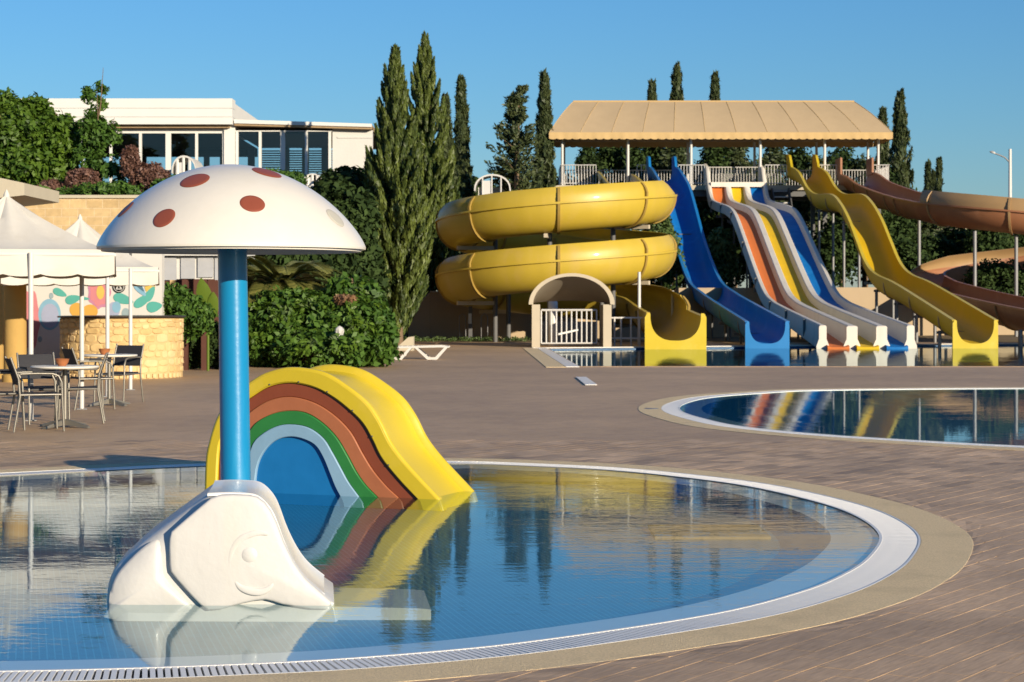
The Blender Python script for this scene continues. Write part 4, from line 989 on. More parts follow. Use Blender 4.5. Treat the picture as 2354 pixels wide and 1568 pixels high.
# ------------------------------------------------------------------ terrace with retaining wall and the white pavilion
TZ = 4.2
ret = thing('retaining_wall', 'sandy stone retaining wall behind the white tents', 'wall', (-12, 55, 0))
obj('wall_face', MB().box((-22, 55, -.05), (-5.2, 55.5, 4.36)), M['stone_wall'], ret, 30)
obj('wall_cap', MB().box((-22, 54.94, 4.362), (-5.15, 55.56, 4.45)), M['cream'], ret, 30)
obj('terrace', MB().box((-60, 55.51, -.05), (-4.3, 100, TZ)), M['earth'], None, 30, 'structure')
pav = thing('pavilion', 'low white pavilion with tall glass panes and a boarded fascia on the terrace', 'building', (-12, 68, TZ))
D0 = 66.0; xl, xm0, xm1, xr, xe = XD(-60, D0), XD(516, D0), XD(541, D0), XD(764, D0), XD(856, D0)
# left hall
for k, (ya, yb) in enumerate(((227, 249), (249.6, 269), (269.6, 286))):
    obj('fascia_board', MB().box((xl, D0 - .55 + .012 * k, ZD(yb, D0 - .5)), (XD(534, D0 - .5), D0 + .2, ZD(ya, D0 - .5))), M['boards'], pav, 30)
obj('roof', MB().box((xl, D0 + .21, 7.62), (XD(532, D0), D0 + 9, 8.2)), M['boards'], pav, 30)
obj('soffit', MB().box((xl, D0 - .3, 7.28), (XD(530, D0), D0 + .05, 7.43)), M['tan_wood'], pav, 30)
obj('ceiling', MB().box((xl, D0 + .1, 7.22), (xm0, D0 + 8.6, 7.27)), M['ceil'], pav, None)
obj('corner_pier', MB().box((xm0, D0 - .12, TZ), (xm1, D0 + .3, 7.45)), M['boards'], pav, 30)
obj('head_rail', MB().box((xl, D0 - .02, 7.12), (xm0, D0 + .08, 7.27)), M['boards'], pav, 30)
obj('parapet', MB().box((xl, D0 - .03, TZ), (xm0, D0 + .1, 5.0)), M['plaster'], pav, 30)
mull = [(-60, 6), (120, 6), (190, 6), (255, 6), (323, 6), (387, 12), (452, 6), (514, 5)]
for i, (px, w) in enumerate(mull):
    x = XD(px, D0); hw = w * .5 * D0 / F
    obj('mullion', MB().box((x - hw, D0 - .05, 5.002), (x + hw, D0 + .07, 7.118)), M['boards'], pav, 30)
    if i:
        xa = XD(mull[i - 1][0], D0)
        obj('pane', MB().box((xa + .02, D0 + .01, 5.002), (x - .02, D0 + .022, 7.118)), M['glass'], pav, None)
for px in (330, 425, 475, 512):
    x = XD(px, D0 + 8.5); obj('rear_post', MB().box((x - .10, D0 + 8.4, TZ), (x + .10, D0 + 8.6, 7.21)), M['dark_steel'], pav, None)
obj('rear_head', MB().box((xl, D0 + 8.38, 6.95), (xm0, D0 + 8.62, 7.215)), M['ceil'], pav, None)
obj('rear_sill', MB().box((xl, D0 + 8.4, TZ), (xm0, D0 + 8.6, 5.2)), M['plaster'], pav, None)
# right hall
zr0, zr1 = ZD(279, D0), ZD(289, D0)
obj('roof', MB().prism([(xm1 + .005, D0 - .3, zr0 - .17), (xe, D0 - .3, zr1 - .15), (xe, D0 - .3, zr1), (xm1 + .005, D0 - .3, zr0)], (0, 9, 0)), M['tan_wood'], pav, 30)
obj('roof_edge', MB().prism([(xm1 + .005, D0 - .36, zr0 - .10), (xe, D0 - .36, zr1 - .08), (xe, D0 - .36, zr1 + .03), (xm1 + .005, D0 - .36, zr0 + .03)], (0, .055, 0)), M['boards'], pav, 30)
obj('head_rail', MB().box((xm1, D0 - .06, ZD(303, D0)), (xr, D0 + .1, zr1 - .17)), M['boards'], pav, 30)
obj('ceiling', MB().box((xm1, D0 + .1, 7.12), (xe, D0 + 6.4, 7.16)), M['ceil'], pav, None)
obj('parapet', MB().box((xm1, D0 - .03, TZ), (xr, D0 + .1, 4.75)), M['plaster'], pav, 30)
mull = [(545, 6), (598, 6), (650, 11), (704, 6), (758, 6)]
for i, (px, w) in enumerate(mull):
    x = XD(px, D0); hw = w * .5 * D0 / F
    obj('mullion', MB().box((x - hw, D0 - .05, 4.752), (x + hw, D0 + .07, ZD(303, D0) - .002)), M['boards'], pav, 30)
    if i:
        xa = XD(mull[i - 1][0], D0)
        obj('pane', MB().box((xa + .02, D0 + .01, 4.752), (x - .02, D0 + .022, ZD(303, D0) - .002)), M['glass'], pav, None)
for k in range(12):
    obj('blind_slat', MB().box((xm1 + .1, D0 + 5.9, 6.95 - .085 * k), (xr, D0 + 5.93, 7.0 - .085 * k)), M['dark_steel'], pav, None)
for px in (575, 655, 700, 745):
    x = XD(px, D0 + 6); obj('rear_post', MB().box((x - .12, D0 + 6.2, TZ), (x + .12, D0 + 6.4, 7.11)), M['dark_steel'], pav, None)
obj('rear_sill', MB().box((xm1, D0 + 6.2, TZ), (xe, D0 + 6.4, 4.95)), M['plaster'], pav, None)
obj('end_wall', MB().prism([(xr, D0, TZ), (xe, D0, TZ), (xe, D0, ZD(291, D0) - .02), (xr, D0, ZD(291, D0) - .02)], (0, .25, 0)), M['plaster'], pav, 30)
obj('wall_trim', MB().box((XD(775, D0), D0 - .025, ZD(318, D0)), (xe, D0 - .001, ZD(314, D0))), M['plaster'], pav, None)
obj('terrace_deck', MB().box((xl, D0 - 3, TZ + .002), (xe, D0 + 9, TZ + .03)), M['room_floor'], None, None, 'structure')
# rounded white canopies standing behind the glass and beyond the spiral
def dome(name, label, px, py0, py1, hw_px, d, cat='canopy', openings=True):
    c = Vector((XD(px, d), d, ZD(py0, d))); hh = (py0 - py1) * d / F; hw = hw_px * d / F
    t = thing(name, label, cat, (c.x, c.y, c.z)); rings = []
    for k in range(13):
        a = math.pi * k / 12; x, z = -math.cos(a) * hw, math.sin(a) ** .8 * hh
        rings.append([c + Vector((x, -.9, z)), c + Vector((x, .9, z)), c + Vector((x * .93, .9, z * .93 - .02)), c + Vector((x * .93, -.9, z * .93 - .02))])
    obj('hood', MB().loft(rings, closed=True, caps=True), M['white_metal'], t, 50)
    for q in (-.55, -.05, .45):
        x = hw * q; z = math.sqrt(max(0, 1 - q * q)) * hh * .93
        obj('stay', MB().tube([c + Vector((x, -.85, -.3)), c + Vector((x, -.85, z))], .05, 6), M['white_metal'], t, 60)
    obj('front_panel', MB().box((c.x - hw * .5, c.y - .86, c.z - .3), (c.x - hw * .1, c.y - .82, c.z + hh * .6)), M['white_metal'], t, None)
    obj('back_panel', MB().box((c.x - hw * .8, c.y + .5, c.z - .3), (c.x + hw * .8, c.y + .55, c.z + hh * .3)), M['white_metal'], t, None)
    return t
dome('garden_hood', 'round white garden hood seen through the pavilion glass near the striped posts', 433, 402, 362, 28, 64.6)
dome('garden_hood', 'round white hood standing among bushes at the pavilion right end', 725, 424, 403, 22, 63.5)
dome('garden_hood', 'white arched shelter with window beyond the yellow spiral among cypresses', 1132, 441, 403, 42, 96)

# ------------------------------------------------------------------ mural wall, kiosk, bar, tents
DM = 40.0
mur = thing('mural_wall', 'white wall painted with pastel flowers and leaves behind the stone bar', 'wall', (XD(150, DM), DM, 0))
obj('wall', MB().box((-14, DM, -.05), (XD(372, DM), DM + .3, 2.75)), M['mural'], mur, 30)
for px in (301,): obj('panel_joint', MB().box((XD(px, DM) - .02, DM - .02, 0), (XD(px, DM) + .02, DM + .01, 2.7)), M['dark_steel'], mur, None)
pcount = [0]
def blob(name, px, py, rx, ry, mk, rot=0.0, pet=0, lay=0):
    pcount[0] += 1; y = DM - .006 - .003 * lay - .0002 * pcount[0]; c = Vector((XD(px, DM), y, ZD(py, DM))); vs = []
    for k in range(40):
        a = 2 * math.pi * k / 40; q = 1 + (.08 * math.cos(pet * a) if pet else 0)
        u, v = rx * q * math.cos(a) * DM / F, ry * q * math.sin(a) * DM / F
        vs.append(c + Vector((u * math.cos(rot) - v * math.sin(rot), 0, u * math.sin(rot) + v * math.cos(rot))))
    obj(name, MB().prism(vs, (0, .002, 0)), M[mk], mur, None)
def leafp(px, py, ln, wd, rot, mk='p_teal'):
    pcount[0] += 1; y = DM - .007 - .0002 * pcount[0]; c = Vector((XD(px, DM), y, ZD(py, DM))); vs = []
    for k in range(24):
        a = 2 * math.pi * k / 24; u, v = ln * math.cos(a), wd * math.sin(a) * (1 - .35 * math.cos(a))
        u, v = u * DM / F, v * DM / F
        vs.append(c + Vector((u * math.cos(rot) - v * math.sin(rot), 0, u * math.sin(rot) + v * math.cos(rot))))
    obj('painted_leaf', MB().prism(vs, (0, .002, 0)), M[mk], mur, None)
blob('painted_flower', 68, 735, 24, 68, 'p_pink', 0, 6); blob('painted_flower', -5, 735, 22, 60, 'p_pink', 0, 5)
blob('painted_bubble', 114, 723, 26, 36, 'p_sky'); blob('painted_bubble', 115, 726, 20, 28, 'p_lilac', 0, 0, 1)
blob('painted_flower', 228, 672, 26, 38, 'p_mauve', 0, 7); blob('painted_flower', 228, 672, 21, 31, 'p_pink', 0, 7, 1); blob('painted_center', 231, 672, 9, 16, 'p_yolk', 0, 0, 2)
blob('painted_flower', 201, 641, 13, 14, 'p_amber'); blob('painted_flower', 176, 712, 16, 16, 'p_amber'); blob('painted_flower', 207, 716, 18, 16, 'p_amber'); blob('painted_center', 203, 640, 5, 5, 'p_yolk', 0, 0, 1)
blob('painted_bubble', 118, 680, 5, 7, 'p_grey'); blob('painted_bubble', 92, 780, 5, 7, 'p_grey'); blob('painted_bubble', 262, 712, 14, 18, 'p_lilac'); blob('painted_bubble', 268, 706, 10, 13, 'p_sky', 0, 0, 1); blob('painted_bubble', 289, 720, 9, 12, 'p_grey')
leafp(138, 673, 17, 8, R(-25)); leafp(168, 688, 18, 10, R(15)); leafp(192, 686, 14, 4, R(-5)); leafp(284, 688, 24, 11, R(-18)); leafp(330, 690, 26, 10, R(35)); leafp(345, 676, 20, 9, R(60)); leafp(322, 665, 20, 8, R(-50), 'p_sky'); leafp(318, 655, 20, 5, R(-50), 'p_navy'); leafp(355, 705, 18, 12, R(10)); blob('painted_flower', 345, 660, 12, 14, 'p_yolk')
sgn = thing('wall_sign', 'round black sign with a white emblem hung on the painted wall', 'sign', (XD(274, DM), DM, ZD(659, DM)))
c = Vector((XD(274, DM), DM - .02, ZD(659, DM)))
obj('disc', MB().lathe([(.001, .024), (.118, .024), (.128, .016), (.128, .0)], (c.x, DM - .012, c.z), 32, axis=(0, -1, 0)), M['black'], sgn, 40)
obj('ring_line', MB().lathe([(.108, .0), (.108, .003), (.098, .003), (.098, 0)], (c.x, DM - .0365, c.z), 32, axis=(0, -1, 0)), M['white_metal'], sgn, 40)
obj('emblem', MB().prism([Vector((c.x + x, DM - .0395, c.z + z)) for x, z in ((-.062, -.058), (.062, -.058), (.05, -.02), (.016, .03), (.010, .075), (-.010, .075), (-.016, .03), (-.05, -.02))], (0, .003, 0)), M['white_metal'], sgn, None)
obj('emblem_core', MB().prism([Vector((c.x + x, DM - .042, c.z + z)) for x, z in ((-.032, -.040), (.032, -.040), (.008, .01), (-.008, .01))], (0, .002, 0)), M['black'], sgn, None)
kio = thing('kiosk', 'white kiosk with grey-blue striped curtain and brown openings right of the mural', 'kiosk', (XD(440, 42), 42, 0))
ka, kb = XD(374, 42), XD(530, 42)
obj('roof_slab', MB().box((ka, 41.8, 2.45), (kb, 46, 2.62)), M['plaster'], kio, 30)
obj('back_wall', MB().box((ka, 43.6, -.05), (kb, 43.8, 2.44)), M['brown_door'], kio, None)
obj('lintel', MB().box((ka, 42, 1.95), (kb, 42.2, 2.448)), M['plaster'], kio, 30)
for i in range(4):
    x = ka + (kb - ka) * (i + .08) / 4; obj('curtain', MB().box((x, 41.95 + .012 * (i % 2), 1.93 + .03 * (i % 3)), (x + .27 + .03 * (i % 3), 41.985, 2.43)), M['curtain'], kio, None)
for px in (374, 418, 462, 518): obj('pier', MB().box((XD(px, 42), 42.01, -.05), (XD(px, 42) + .12, 42.19, 1.945)), M['brown_door'], kio, 30)
shed = thing('service_block', 'cream flat-roofed block rising behind the front tent at the left edge', 'building', (-9.6, 36.5, 0))
obj('parapet', MB().prism([(-14, 36.4, 2.9), (XD(56, 36.4), 36.4, 3.45), (XD(56, 36.4), 36.4, ZD(421, 36.4)), (XD(0, 36.4), 36.4, ZD(409, 36.4)), (-14, 36.4, 3.9)], (0, 2.8, 0)), M['cream'], shed, 30)
col = obj('round_column', MB().lathe([(.24, -.02), (.24, .12), (.205, .14), (.20, 2.35), (.23, 2.40), (.23, 2.9)], (XD(35, 36.0), 36.0, 0), 28), M['ochre'], shed, 40)
obj('shed_wall', MB().box((-14, 37.6, -.05), (XD(6, 37.6), 38, 2.9)), M['ochre'], shed, 30)
DBc = Vector((XD(272, 38.0), 38.35, 0)); BRad = 1.18
bar = thing('stone_bar', 'curved bar counter faced with rough yellow rubble stone under the tents', 'bar', (DBc.x, DBc.y, 0))
def cyl(a, z, r): return Vector((DBc.x + math.sin(a) * r, DBc.y - math.cos(a) * r, z))
obj('core', MB().lathe([(BRad - .004, -.02), (BRad - .004, 1.155)], DBc, 48, arc=2 * math.pi), M['mortar'], bar, 60)
obj('counter_top', MB().lathe([(.001, 1.16), (BRad + .05, 1.16), (BRad + .06, 1.175), (BRad + .05, 1.195), (.001, 1.195)], DBc, 56), M['counter'], bar, 40)
rr2 = random.Random(3); zrow = .10; rows = []
while zrow < 1.10:
    hgt = rr2.uniform(.11, .19); rows.append((zrow, min(zrow + hgt, 1.15))); zrow += hgt
nodes = {}
for ri, (z0, z1) in enumerate(rows):
    a = -math.pi / 2 - .1 + rr2.uniform(0, .1)
    while a < math.pi / 2 + .1:
        wa = rr2.uniform(.12, .26); g = .006; zz0 = z0 + rr2.uniform(-.022, .022) * (ri > 0) + .006; zz1 = z1 + rr2.uniform(-.022, .022) * (ri < len(rows) - 1) - .006
        pr_ = BRad + rr2.uniform(.004, .013)
        n_ = 9; ctr = (a + wa / 2, (zz0 + zz1) / 2); out_ = []
        for k in range(n_):
            t = 2 * math.pi * k / n_ + rr2.uniform(-.28, .28); sq = .62
            out_.append((ctr[0] + (wa / 2 - g) * math.copysign(abs(math.cos(t)) ** sq, math.cos(t)), ctr[1] + (zz1 - zz0) / 2 * math.copysign(abs(math.sin(t)) ** sq, math.sin(t))))
        r1 = [cyl(x, z, BRad - .035) for x, z in out_]; r2 = [cyl(x, z, pr_ - .008) for x, z in out_]
        r3 = [cyl(ctr[0] + (x - ctr[0]) * .82, ctr[1] + (z - ctr[1]) * .82, pr_ + rr2.uniform(-.004, .008)) for x, z in out_]
        mb = MB().loft([r1, r2, r3], closed=True); mb.add(r3, [tuple(range(n_))])
        obj('stone', mb, M[rr2.choice(('stone', 'stone', 'stone_b', 'stone_c'))], bar, 50)
        a += wa
for k in range(26):
    a = -1.35 + 2.7 * k / 25
    p0, p1 = cyl(a, .012, BRad + .005), cyl(a + .055, .012, BRad + .005)
    up = Vector((0, 0, .075)); outv = cyl(a + .027, 0, .02) - DBc
    obj('foot_tile', MB().obox((p0 + p1) / 2 + up * .5, (p1 - p0) / 2, outv, up * .5), M['stone_b'], bar, None)

def tent(label, cx, cy, half, ze, zp, drop, posts, sc, rot=.22):
    t = thing('canvas_tent', label, 'tent', (cx, cy, 0), 'peaked white garden tents')
    ca_, sa_ = math.cos(-rot), math.sin(-rot)
    posts = [(cx + (x - cx) * ca_ - (y - cy) * sa_, cy + (x - cx) * sa_ + (y - cy) * ca_) for x, y in posts]
    N = 48; rings = []
    def edge(u):                                        # walk round the square, u in 0..4
        s, q = int(u) % 4, u - int(u); q = q * 2 - 1
        return [(q, -1), (1, q), (-q, 1), (-1, -q)][s]
    for j in range(13):
        tt = j / 12; rg = []
        for k in range(N):
            ex_, ey_ = edge(4 * k / N); fold = .03 * math.sin(k * 2.1 + j * .2) * math.sin(math.pi * tt) + .03 * math.sin(k * math.pi / 3) * (1 - tt) * math.sin(math.pi * tt)
            z = ze + (zp - ze) * (1 - tt) ** 1.42 + fold
            rr_ = max(tt, .012)
            rg.append(Vector((cx + ex_ * half * rr_, cy + ey_ * half * rr_, z)))
        rings.append(rg)
    obj('roof_cloth', MB().loft(rings, closed=True), M['tent'], t, 50, fix=False)
    obj('peak_cap', MB().lathe([(.05, -.06), (.035, .02), (.012, .07), (.001, .08)], (cx, cy, zp), 12), M['tent'], t, 60)
    c4 = [(cx - half, cy - half), (cx + half, cy - half), (cx + half, cy + half), (cx - half, cy + half)]
    for i in range(4):
        a, b = c4[i], c4[(i + 1) % 4]
        o_ = Vector((b[1] - a[1], a[0] - b[0])).normalized() * .008
        valance('valance', (a[0] + o_.x, a[1] + o_.y, ze), (b[0] + o_.x, b[1] + o_.y, ze), ze + .015, drop, M['tent'], t, sc, .03, .022)
        obj('eave_rail', MB().tube([(a[0], a[1], ze - .05), (b[0], b[1], ze - .05)], .022, 6), M['white_metal'], t, 60)
    for (x, y) in posts:
        po = obj('post', MB().tube([(x, y, 0), (x, y, ze - .03)], .032, 10), M['white_metal'], t, 60)
        obj('post_foot', MB().box((x - .07, y - .07, .0), (x + .07, y + .07, .012)), M['steel'], po, None)
    t.rotation_euler = (0, 0, rot)
    return t
c1 = (-6.62, 25.65)
tent('large front white canvas tent with pointed roof and scalloped valance over the tables', c1[0], c1[1], 1.36, 2.12, 2.87, .34, [(XD(71, 24.35), 24.35), (XD(188, 26.9), 26.9), (c1[0] - 1.25, 24.4), (c1[0] - 1.25, 26.9)], 6)
c2 = (XD(184, 35.2), 35.2)
tent('smaller-looking white canvas tent partly hidden behind the front tent', c2[0], c2[1], 1.33, 2.06, 2.97, .32, [(c2[0] - 1.25, 30.4), (XD(247, 30.4), 30.4), (XD(300, 32.7), 32.7), (c2[0] - 1.25, 32.7)], 6)

# ------------------------------------------------------------------ cafe furniture
def cafe_table(label, x, y, rot, grp='cafe tables under the tents'):
    t = thing('cafe_table', label, 'table', (0, 0, 0), grp)
    obj('table_top', MB().lathe([(.001, .700), (.39, .700), (.40, .712), (.39, .725), (.001, .725)], (0, 0, 0), 40), M['table_top'], t, 40)
    obj('column', MB().lathe([(.03, .04), (.028, .69), (.12, .698)], (0, 0, 0), 14), M['alu'], t, 50)
    for k in range(4):
        a = math.pi / 4 + k * math.pi / 2; u = Vector((math.cos(a), math.sin(a), 0)); w = Vector((-u.y, u.x, 0))
        obj('foot', MB().loft([[u * .02 + w * .03 + Vector((0, 0, .03)), u * .02 - w * .03 + Vector((0, 0, .03)), u * .02 - w * .025 + Vector((0, 0, .10)), u * .02 + w * .025 + Vector((0, 0, .10))], [u * .36 + w * .025 + Vector((0, 0, .0)), u * .36 - w * .025 + Vector((0, 0, .0)), u * .36 - w * .02 + Vector((0, 0, .025)), u * .36 + w * .02 + Vector((0, 0, .025))]], closed=True, caps=True), M['alu'], t, 40)
    t.location = (x, y, 0); t.rotation_euler = (0, 0, rot); return t
def cafe_chair():
    t = thing('cafe_chair', '', 'chair', (0, 0, 0), 'aluminium armchairs at the cafe tables')
    obj('seat', MB().loft([[(-.21, y, z), (.21, y, z), (.21, y, z - .03), (-.21, y, z - .03)] for y, z in ((-.22, .445), (-.10, .435), (.08, .43), (.20, .44), (.235, .43))], closed=True, caps=True), M['black_weave'], t, 40)
    obj('backrest', MB().loft([[(-.21, y, z), (.21, y, z), (.21, y - .022, z), (-.21, y - .022, z)] for y, z in ((-.235, .53), (-.265, .64), (-.30, .75), (-.335, .83))], closed=True, caps=True), M['black_weave'], t, 40)
    for s in (-1, 1):
        x = .245 * s
        obj('leg', MB().tube([(x, .25, 0), (x, .235, .30), (x, .225, .56), (x, .19, .635), (x, .12, .66), (x, -.06, .665), (x, -.24, .66)], .0135, 8), M['alu'], t, 60)
        obj('leg', MB().tube([(x * .97, -.31, 0), (x * .95, -.24, .40), (x * .93, -.255, .60), (x * .92, -.345, .85)], .0135, 8), M['alu'], t, 60)
        obj('armrest', MB().obox((x, .06, .682), (.022, 0, 0), (0, .16, 0), (0, 0, .008)), M['black_weave'], t, 40)
        obj('seat_rail', MB().tube([(x * .95, -.24, .42), (x, .232, .42)], .011, 6), M['alu'], t, 60)
    obj('cross_bar', MB().tube([(-.245, .232, .415), (.245, .232, .415)], .011, 6), M['alu'], t, 60)
    return t
def bowl(label, x, y, z):
    t = obj('bowl', MB().lathe([(.001, 0), (.045, 0), (.07, .04), (.082, .08), (.088, .083), (.076, .078), (.06, .03), (.001, .016)], (x, y, z), 24), M['terracotta'], None, 50)
    return tag(t, label, 'bowl', 'terracotta bowls on the cafe tables')
T1 = (XD(149, 23.1), 23.1); T2 = (XD(251, 27.9), 27.9)
cafe_table('round pale cafe table with cross-shaped foot, nearer one by the tent post', *T1, .3)
cafe_table('round pale cafe table in front of the stone bar, farther one', *T2, .1)
bowl('orange terracotta bowl on the nearer cafe table', XD(143, 23.1), 23.1, .725)
bowl('orange terracotta bowl on the table by the stone bar', XD(240, 27.9), 27.9, .725)
ch = cafe_chair(); first = True
spots = [(XD(86, 22.5), 22.55, R(-68), 'black woven armchair with its back to the front tent post, nearest the pool'),
         (XD(102, 23.95), 23.9, R(-150), 'black woven armchair behind the nearer cafe table, back toward the painted wall'),
         (XD(176, 23.9), 24.0, R(100), 'black woven armchair tucked under the far right side of the nearer table'),
         (XD(208, 27.0), 27.05, R(-60), 'black woven armchair left of the farther table, back leaning by the tent post'),
         (XD(268, 28.6), 28.7, R(160), 'black woven armchair behind the farther table against the stone bar'),
         (XD(2, 22.7), 22.75, R(-75), 'black woven armchair cut off at the left picture edge beside the ochre column')]
for i, (x, y, a, lab) in enumerate(spots):
    o = ch if i == 0 else copy_tree(ch)
    o.location = (x, y, 0); o.rotation_euler = (0, 0, a); o['label'] = lab

# ------------------------------------------------------------------ street lamp, garden lantern, far houses
lamp = thing('street_lamp', 'slim white street lamp with one curved arm against the sky', 'street lamp', (XD(2321, 130), 130, 0))
lx = XD(2321, 130)
obj('pole', MB().tube([(lx, 130, 0), (lx, 130, ZD(343, 130))], [.16, .10], 10), M['white_metal'], lamp, 60)
obj('arm', MB().tube([(lx, 130, ZD(375, 130)), (lx - .35, 130, ZD(362, 130)), (lx - .75, 130, ZD(356, 130)), (lx - 1.0, 130, ZD(353, 130))], .05, 8), M['steel'], lamp, 60)
obj('lamp_head', MB().loft([[(lx - 1.0, 130 + .08, ZD(354, 130)), (lx - 1.0, 130 - .08, ZD(354, 130)), (lx - 1.0, 130 - .08, ZD(350.5, 130)), (lx - 1.0, 130 + .08, ZD(350.5, 130))], [(lx - 1.2, 130 + .14, ZD(352, 130)), (lx - 1.2, 130 - .14, ZD(352, 130)), (lx - 1.2, 130 - .1, ZD(347, 130)), (lx - 1.2, 130 + .1, ZD(347, 130))], [(lx - 1.35, 130 + .06, ZD(350, 130)), (lx - 1.35, 130 - .06, ZD(350, 130)), (lx - 1.35, 130 - .06, ZD(348, 130)), (lx - 1.35, 130 + .06, ZD(348, 130))]], closed=True, caps=True), M['steel'], lamp, 40)
lan = thing('garden_lantern', 'small white conical garden lantern hanging among the hedge leaves', 'lantern', (XD(780, 43.1), 43.1, 0))
lp = Vector((XD(780, 43.1), 43.1, 0)); z0 = ZD(782, 43.1)
sh_o = obj('shade', MB().lathe([(.012, 0), (.05, .05), (.098, .20), (.105, .23), (.07, .28), (.02, .31), (.001, .315)], (lp.x, lp.y, z0), 8), M['lantern'], lan, 30)
for k in range(8):
    a = 2 * math.pi * k / 8
    obj('shade_rib', MB().tube([lp + Vector((math.cos(a) * .014, math.sin(a) * .014, z0)), lp + Vector((math.cos(a) * .052, math.sin(a) * .052, z0 + .05)), lp + Vector((math.cos(a) * .101, math.sin(a) * .101, z0 + .2))], .006, 5), M['white_metal'], sh_o, 60)
obj('lantern_post', MB().tube([(lp.x, lp.y, 0), (lp.x, lp.y, z0 + .01)], .018, 8), M['dark_steel'], lan, 60)
far = thing('far_house', 'pale house glimpsed between trees below the curved terracotta slide', 'house', (XD(2195, 128), 128, 0))
hx = XD(2195, 128)
obj('wall', MB().box((hx - 1.3, 128, -.05), (hx + 2.4, 132, ZD(521, 128))), M['cream'], far, 30)
obj('roof', MB().box((hx - 1.6, 127.7, ZD(521, 128)), (hx + 2.6, 132.2, ZD(514, 128))), M['boards'], far, 30)
for dx in (-.6, .9): obj('window', MB().box((hx + dx, 127.97, ZD(541, 128)), (hx + dx + .6, 128.02, ZD(526, 128))), M['dark_steel'], far, None)
# ------------------------------------------------------------------ vegetation
def leaf_mesh(name, c, n, t, ln, wd, mat_, tint, bend=0.0):
    c, n, t = np.asarray(c, float), np.asarray(n, float), np.asarray(t, float)
    n /= np.linalg.norm(n, axis=1)[:, None] + 1e-9
    t = t - n * (t * n).sum(1)[:, None]; t /= np.linalg.norm(t, axis=1)[:, None] + 1e-9
    b = np.cross(n, t); N = len(c); ln = np.broadcast_to(ln, (N,))[:, None]; wd = np.broadcast_to(wd, (N,))[:, None]
    v = np.empty((N, 4, 3)); v[:, 0] = c - t * ln * .5; v[:, 1] = c + b * wd * .5 + n * bend * wd; v[:, 2] = c + t * ln * .5 - n * bend * ln * .6; v[:, 3] = c - b * wd * .5 + n * bend * wd
    me = bpy.data.meshes.new(name); me.vertices.add(N * 4); me.vertices.foreach_set('co', v.reshape(-1))
    me.loops.add(N * 4); me.loops.foreach_set('vertex_index', np.arange(N * 4, dtype=np.int32))
    me.polygons.add(N); me.polygons.foreach_set('loop_start', np.arange(0, N * 4, 4, dtype=np.int32)); me.polygons.foreach_set('loop_total', np.full(N, 4, dtype=np.int32))
    me.update(); at = me.attributes.new('tint', 'FLOAT', 'FACE'); at.data.foreach_set('value', np.clip(tint, 0, 1).astype(np.float32))
    me.materials.append(mat_); return me
def put(name, me, parent=None, kind=None):
    o = bpy.data.objects.new(name, me); COL.objects.link(o)
    if parent: o.parent = parent; WO[o] = WO[parent]; me.transform(Matrix.Translation(-WO[parent]))
    if kind: o['kind'] = kind
    return o
def rdir(n):
    v = rng.normal(size=(n, 3)); return v / np.linalg.norm(v, axis=1)[:, None]
def blobs(ells, clumps, per, size, rad, aspect=.5, up=.4, shell=.55, droop=.25):
    """leaf clumps through the volume of the ellipsoids: centres, normals, directions, tints"""
    vol = np.array([e[3] * e[4] * e[5] for e in ells]) ** .67; pr = vol / vol.sum()
    C, Nn, T, S = [], [], [], []
    for e, k in zip(ells, rng.multinomial(clumps, pr)):
        d = rdir(k); q = (shell + (1 - shell) * rng.random(k) ** .6)[:, None]; d[:, 2] = np.abs(d[:, 2]) * np.where(rng.random(k) < .78, 1, -1)
        cc = np.array(e[:3]) + d * np.array(e[3:6]) * q
        m = per; l = rdir(k * m) * rad * rng.random((k * m, 1)) ** .45
        base = np.repeat(cc, m, 0); dd = np.repeat(d, m, 0)
        C.append(base + l); nn_ = dd * .7 + rdir(k * m) * .9 + np.array([0, 0, up]); Nn.append(nn_)
        T.append(rdir(k * m) + np.array([0, 0, -droop]) + dd * .5)
        S.append(np.repeat(rng.random(k) * .55, m) + rng.random(k * m) * .45)
    return np.concatenate(C), np.concatenate(Nn), np.concatenate(T), np.concatenate(S)
def bush_part(root, name, ells, clumps, per, size, rad, mk, aspect=.5, kind=None, zmin=None, bend=.12, **kw):
    c, n, t, s = blobs(ells, clumps, per, size, rad, aspect, **kw)
    if zmin is not None:
        k = c[:, 2] > zmin; c, n, t, s = c[k], n[k], t[k], s[k]
    ln = size * rng.uniform(.7, 1.3, len(c)); return put(name, leaf_mesh(name, c, n, t, ln, ln * aspect, L[mk], s, bend), root, kind)
def limbs(root, base, h, r, n, spread, name='trunk'):
    b = Vector(base); pts = [b + Vector((rnd.uniform(-.04, .04) * h * k / 4, rnd.uniform(-.04, .04) * h * k / 4, h * k / 4)) for k in range(5)]
    pts[0] = b
    obj(name, MB().tube(pts, [r, r * .85, r * .7, r * .5, r * .25], 8), M['bark'], root, 60)
    for k in range(n):
        a = rnd.uniform(0, 6.28); st = pts[1 + k % 3]; e = st + Vector((math.cos(a) * spread, math.sin(a) * spread, h * rnd.uniform(.25, .5)))
        m = st.lerp(e, .5) + Vector((0, 0, -.08 * h)); obj('limb', MB().tube([st, m, e], [r * .45, r * .3, r * .1], 6), M['bark'], root, 60)
def ell(px, py, d, rx, rz, ry=None): return (XD(px, d), d, ZD(py, d), rx * d / F, ry if ry else rx * d / F, rz * d / F)

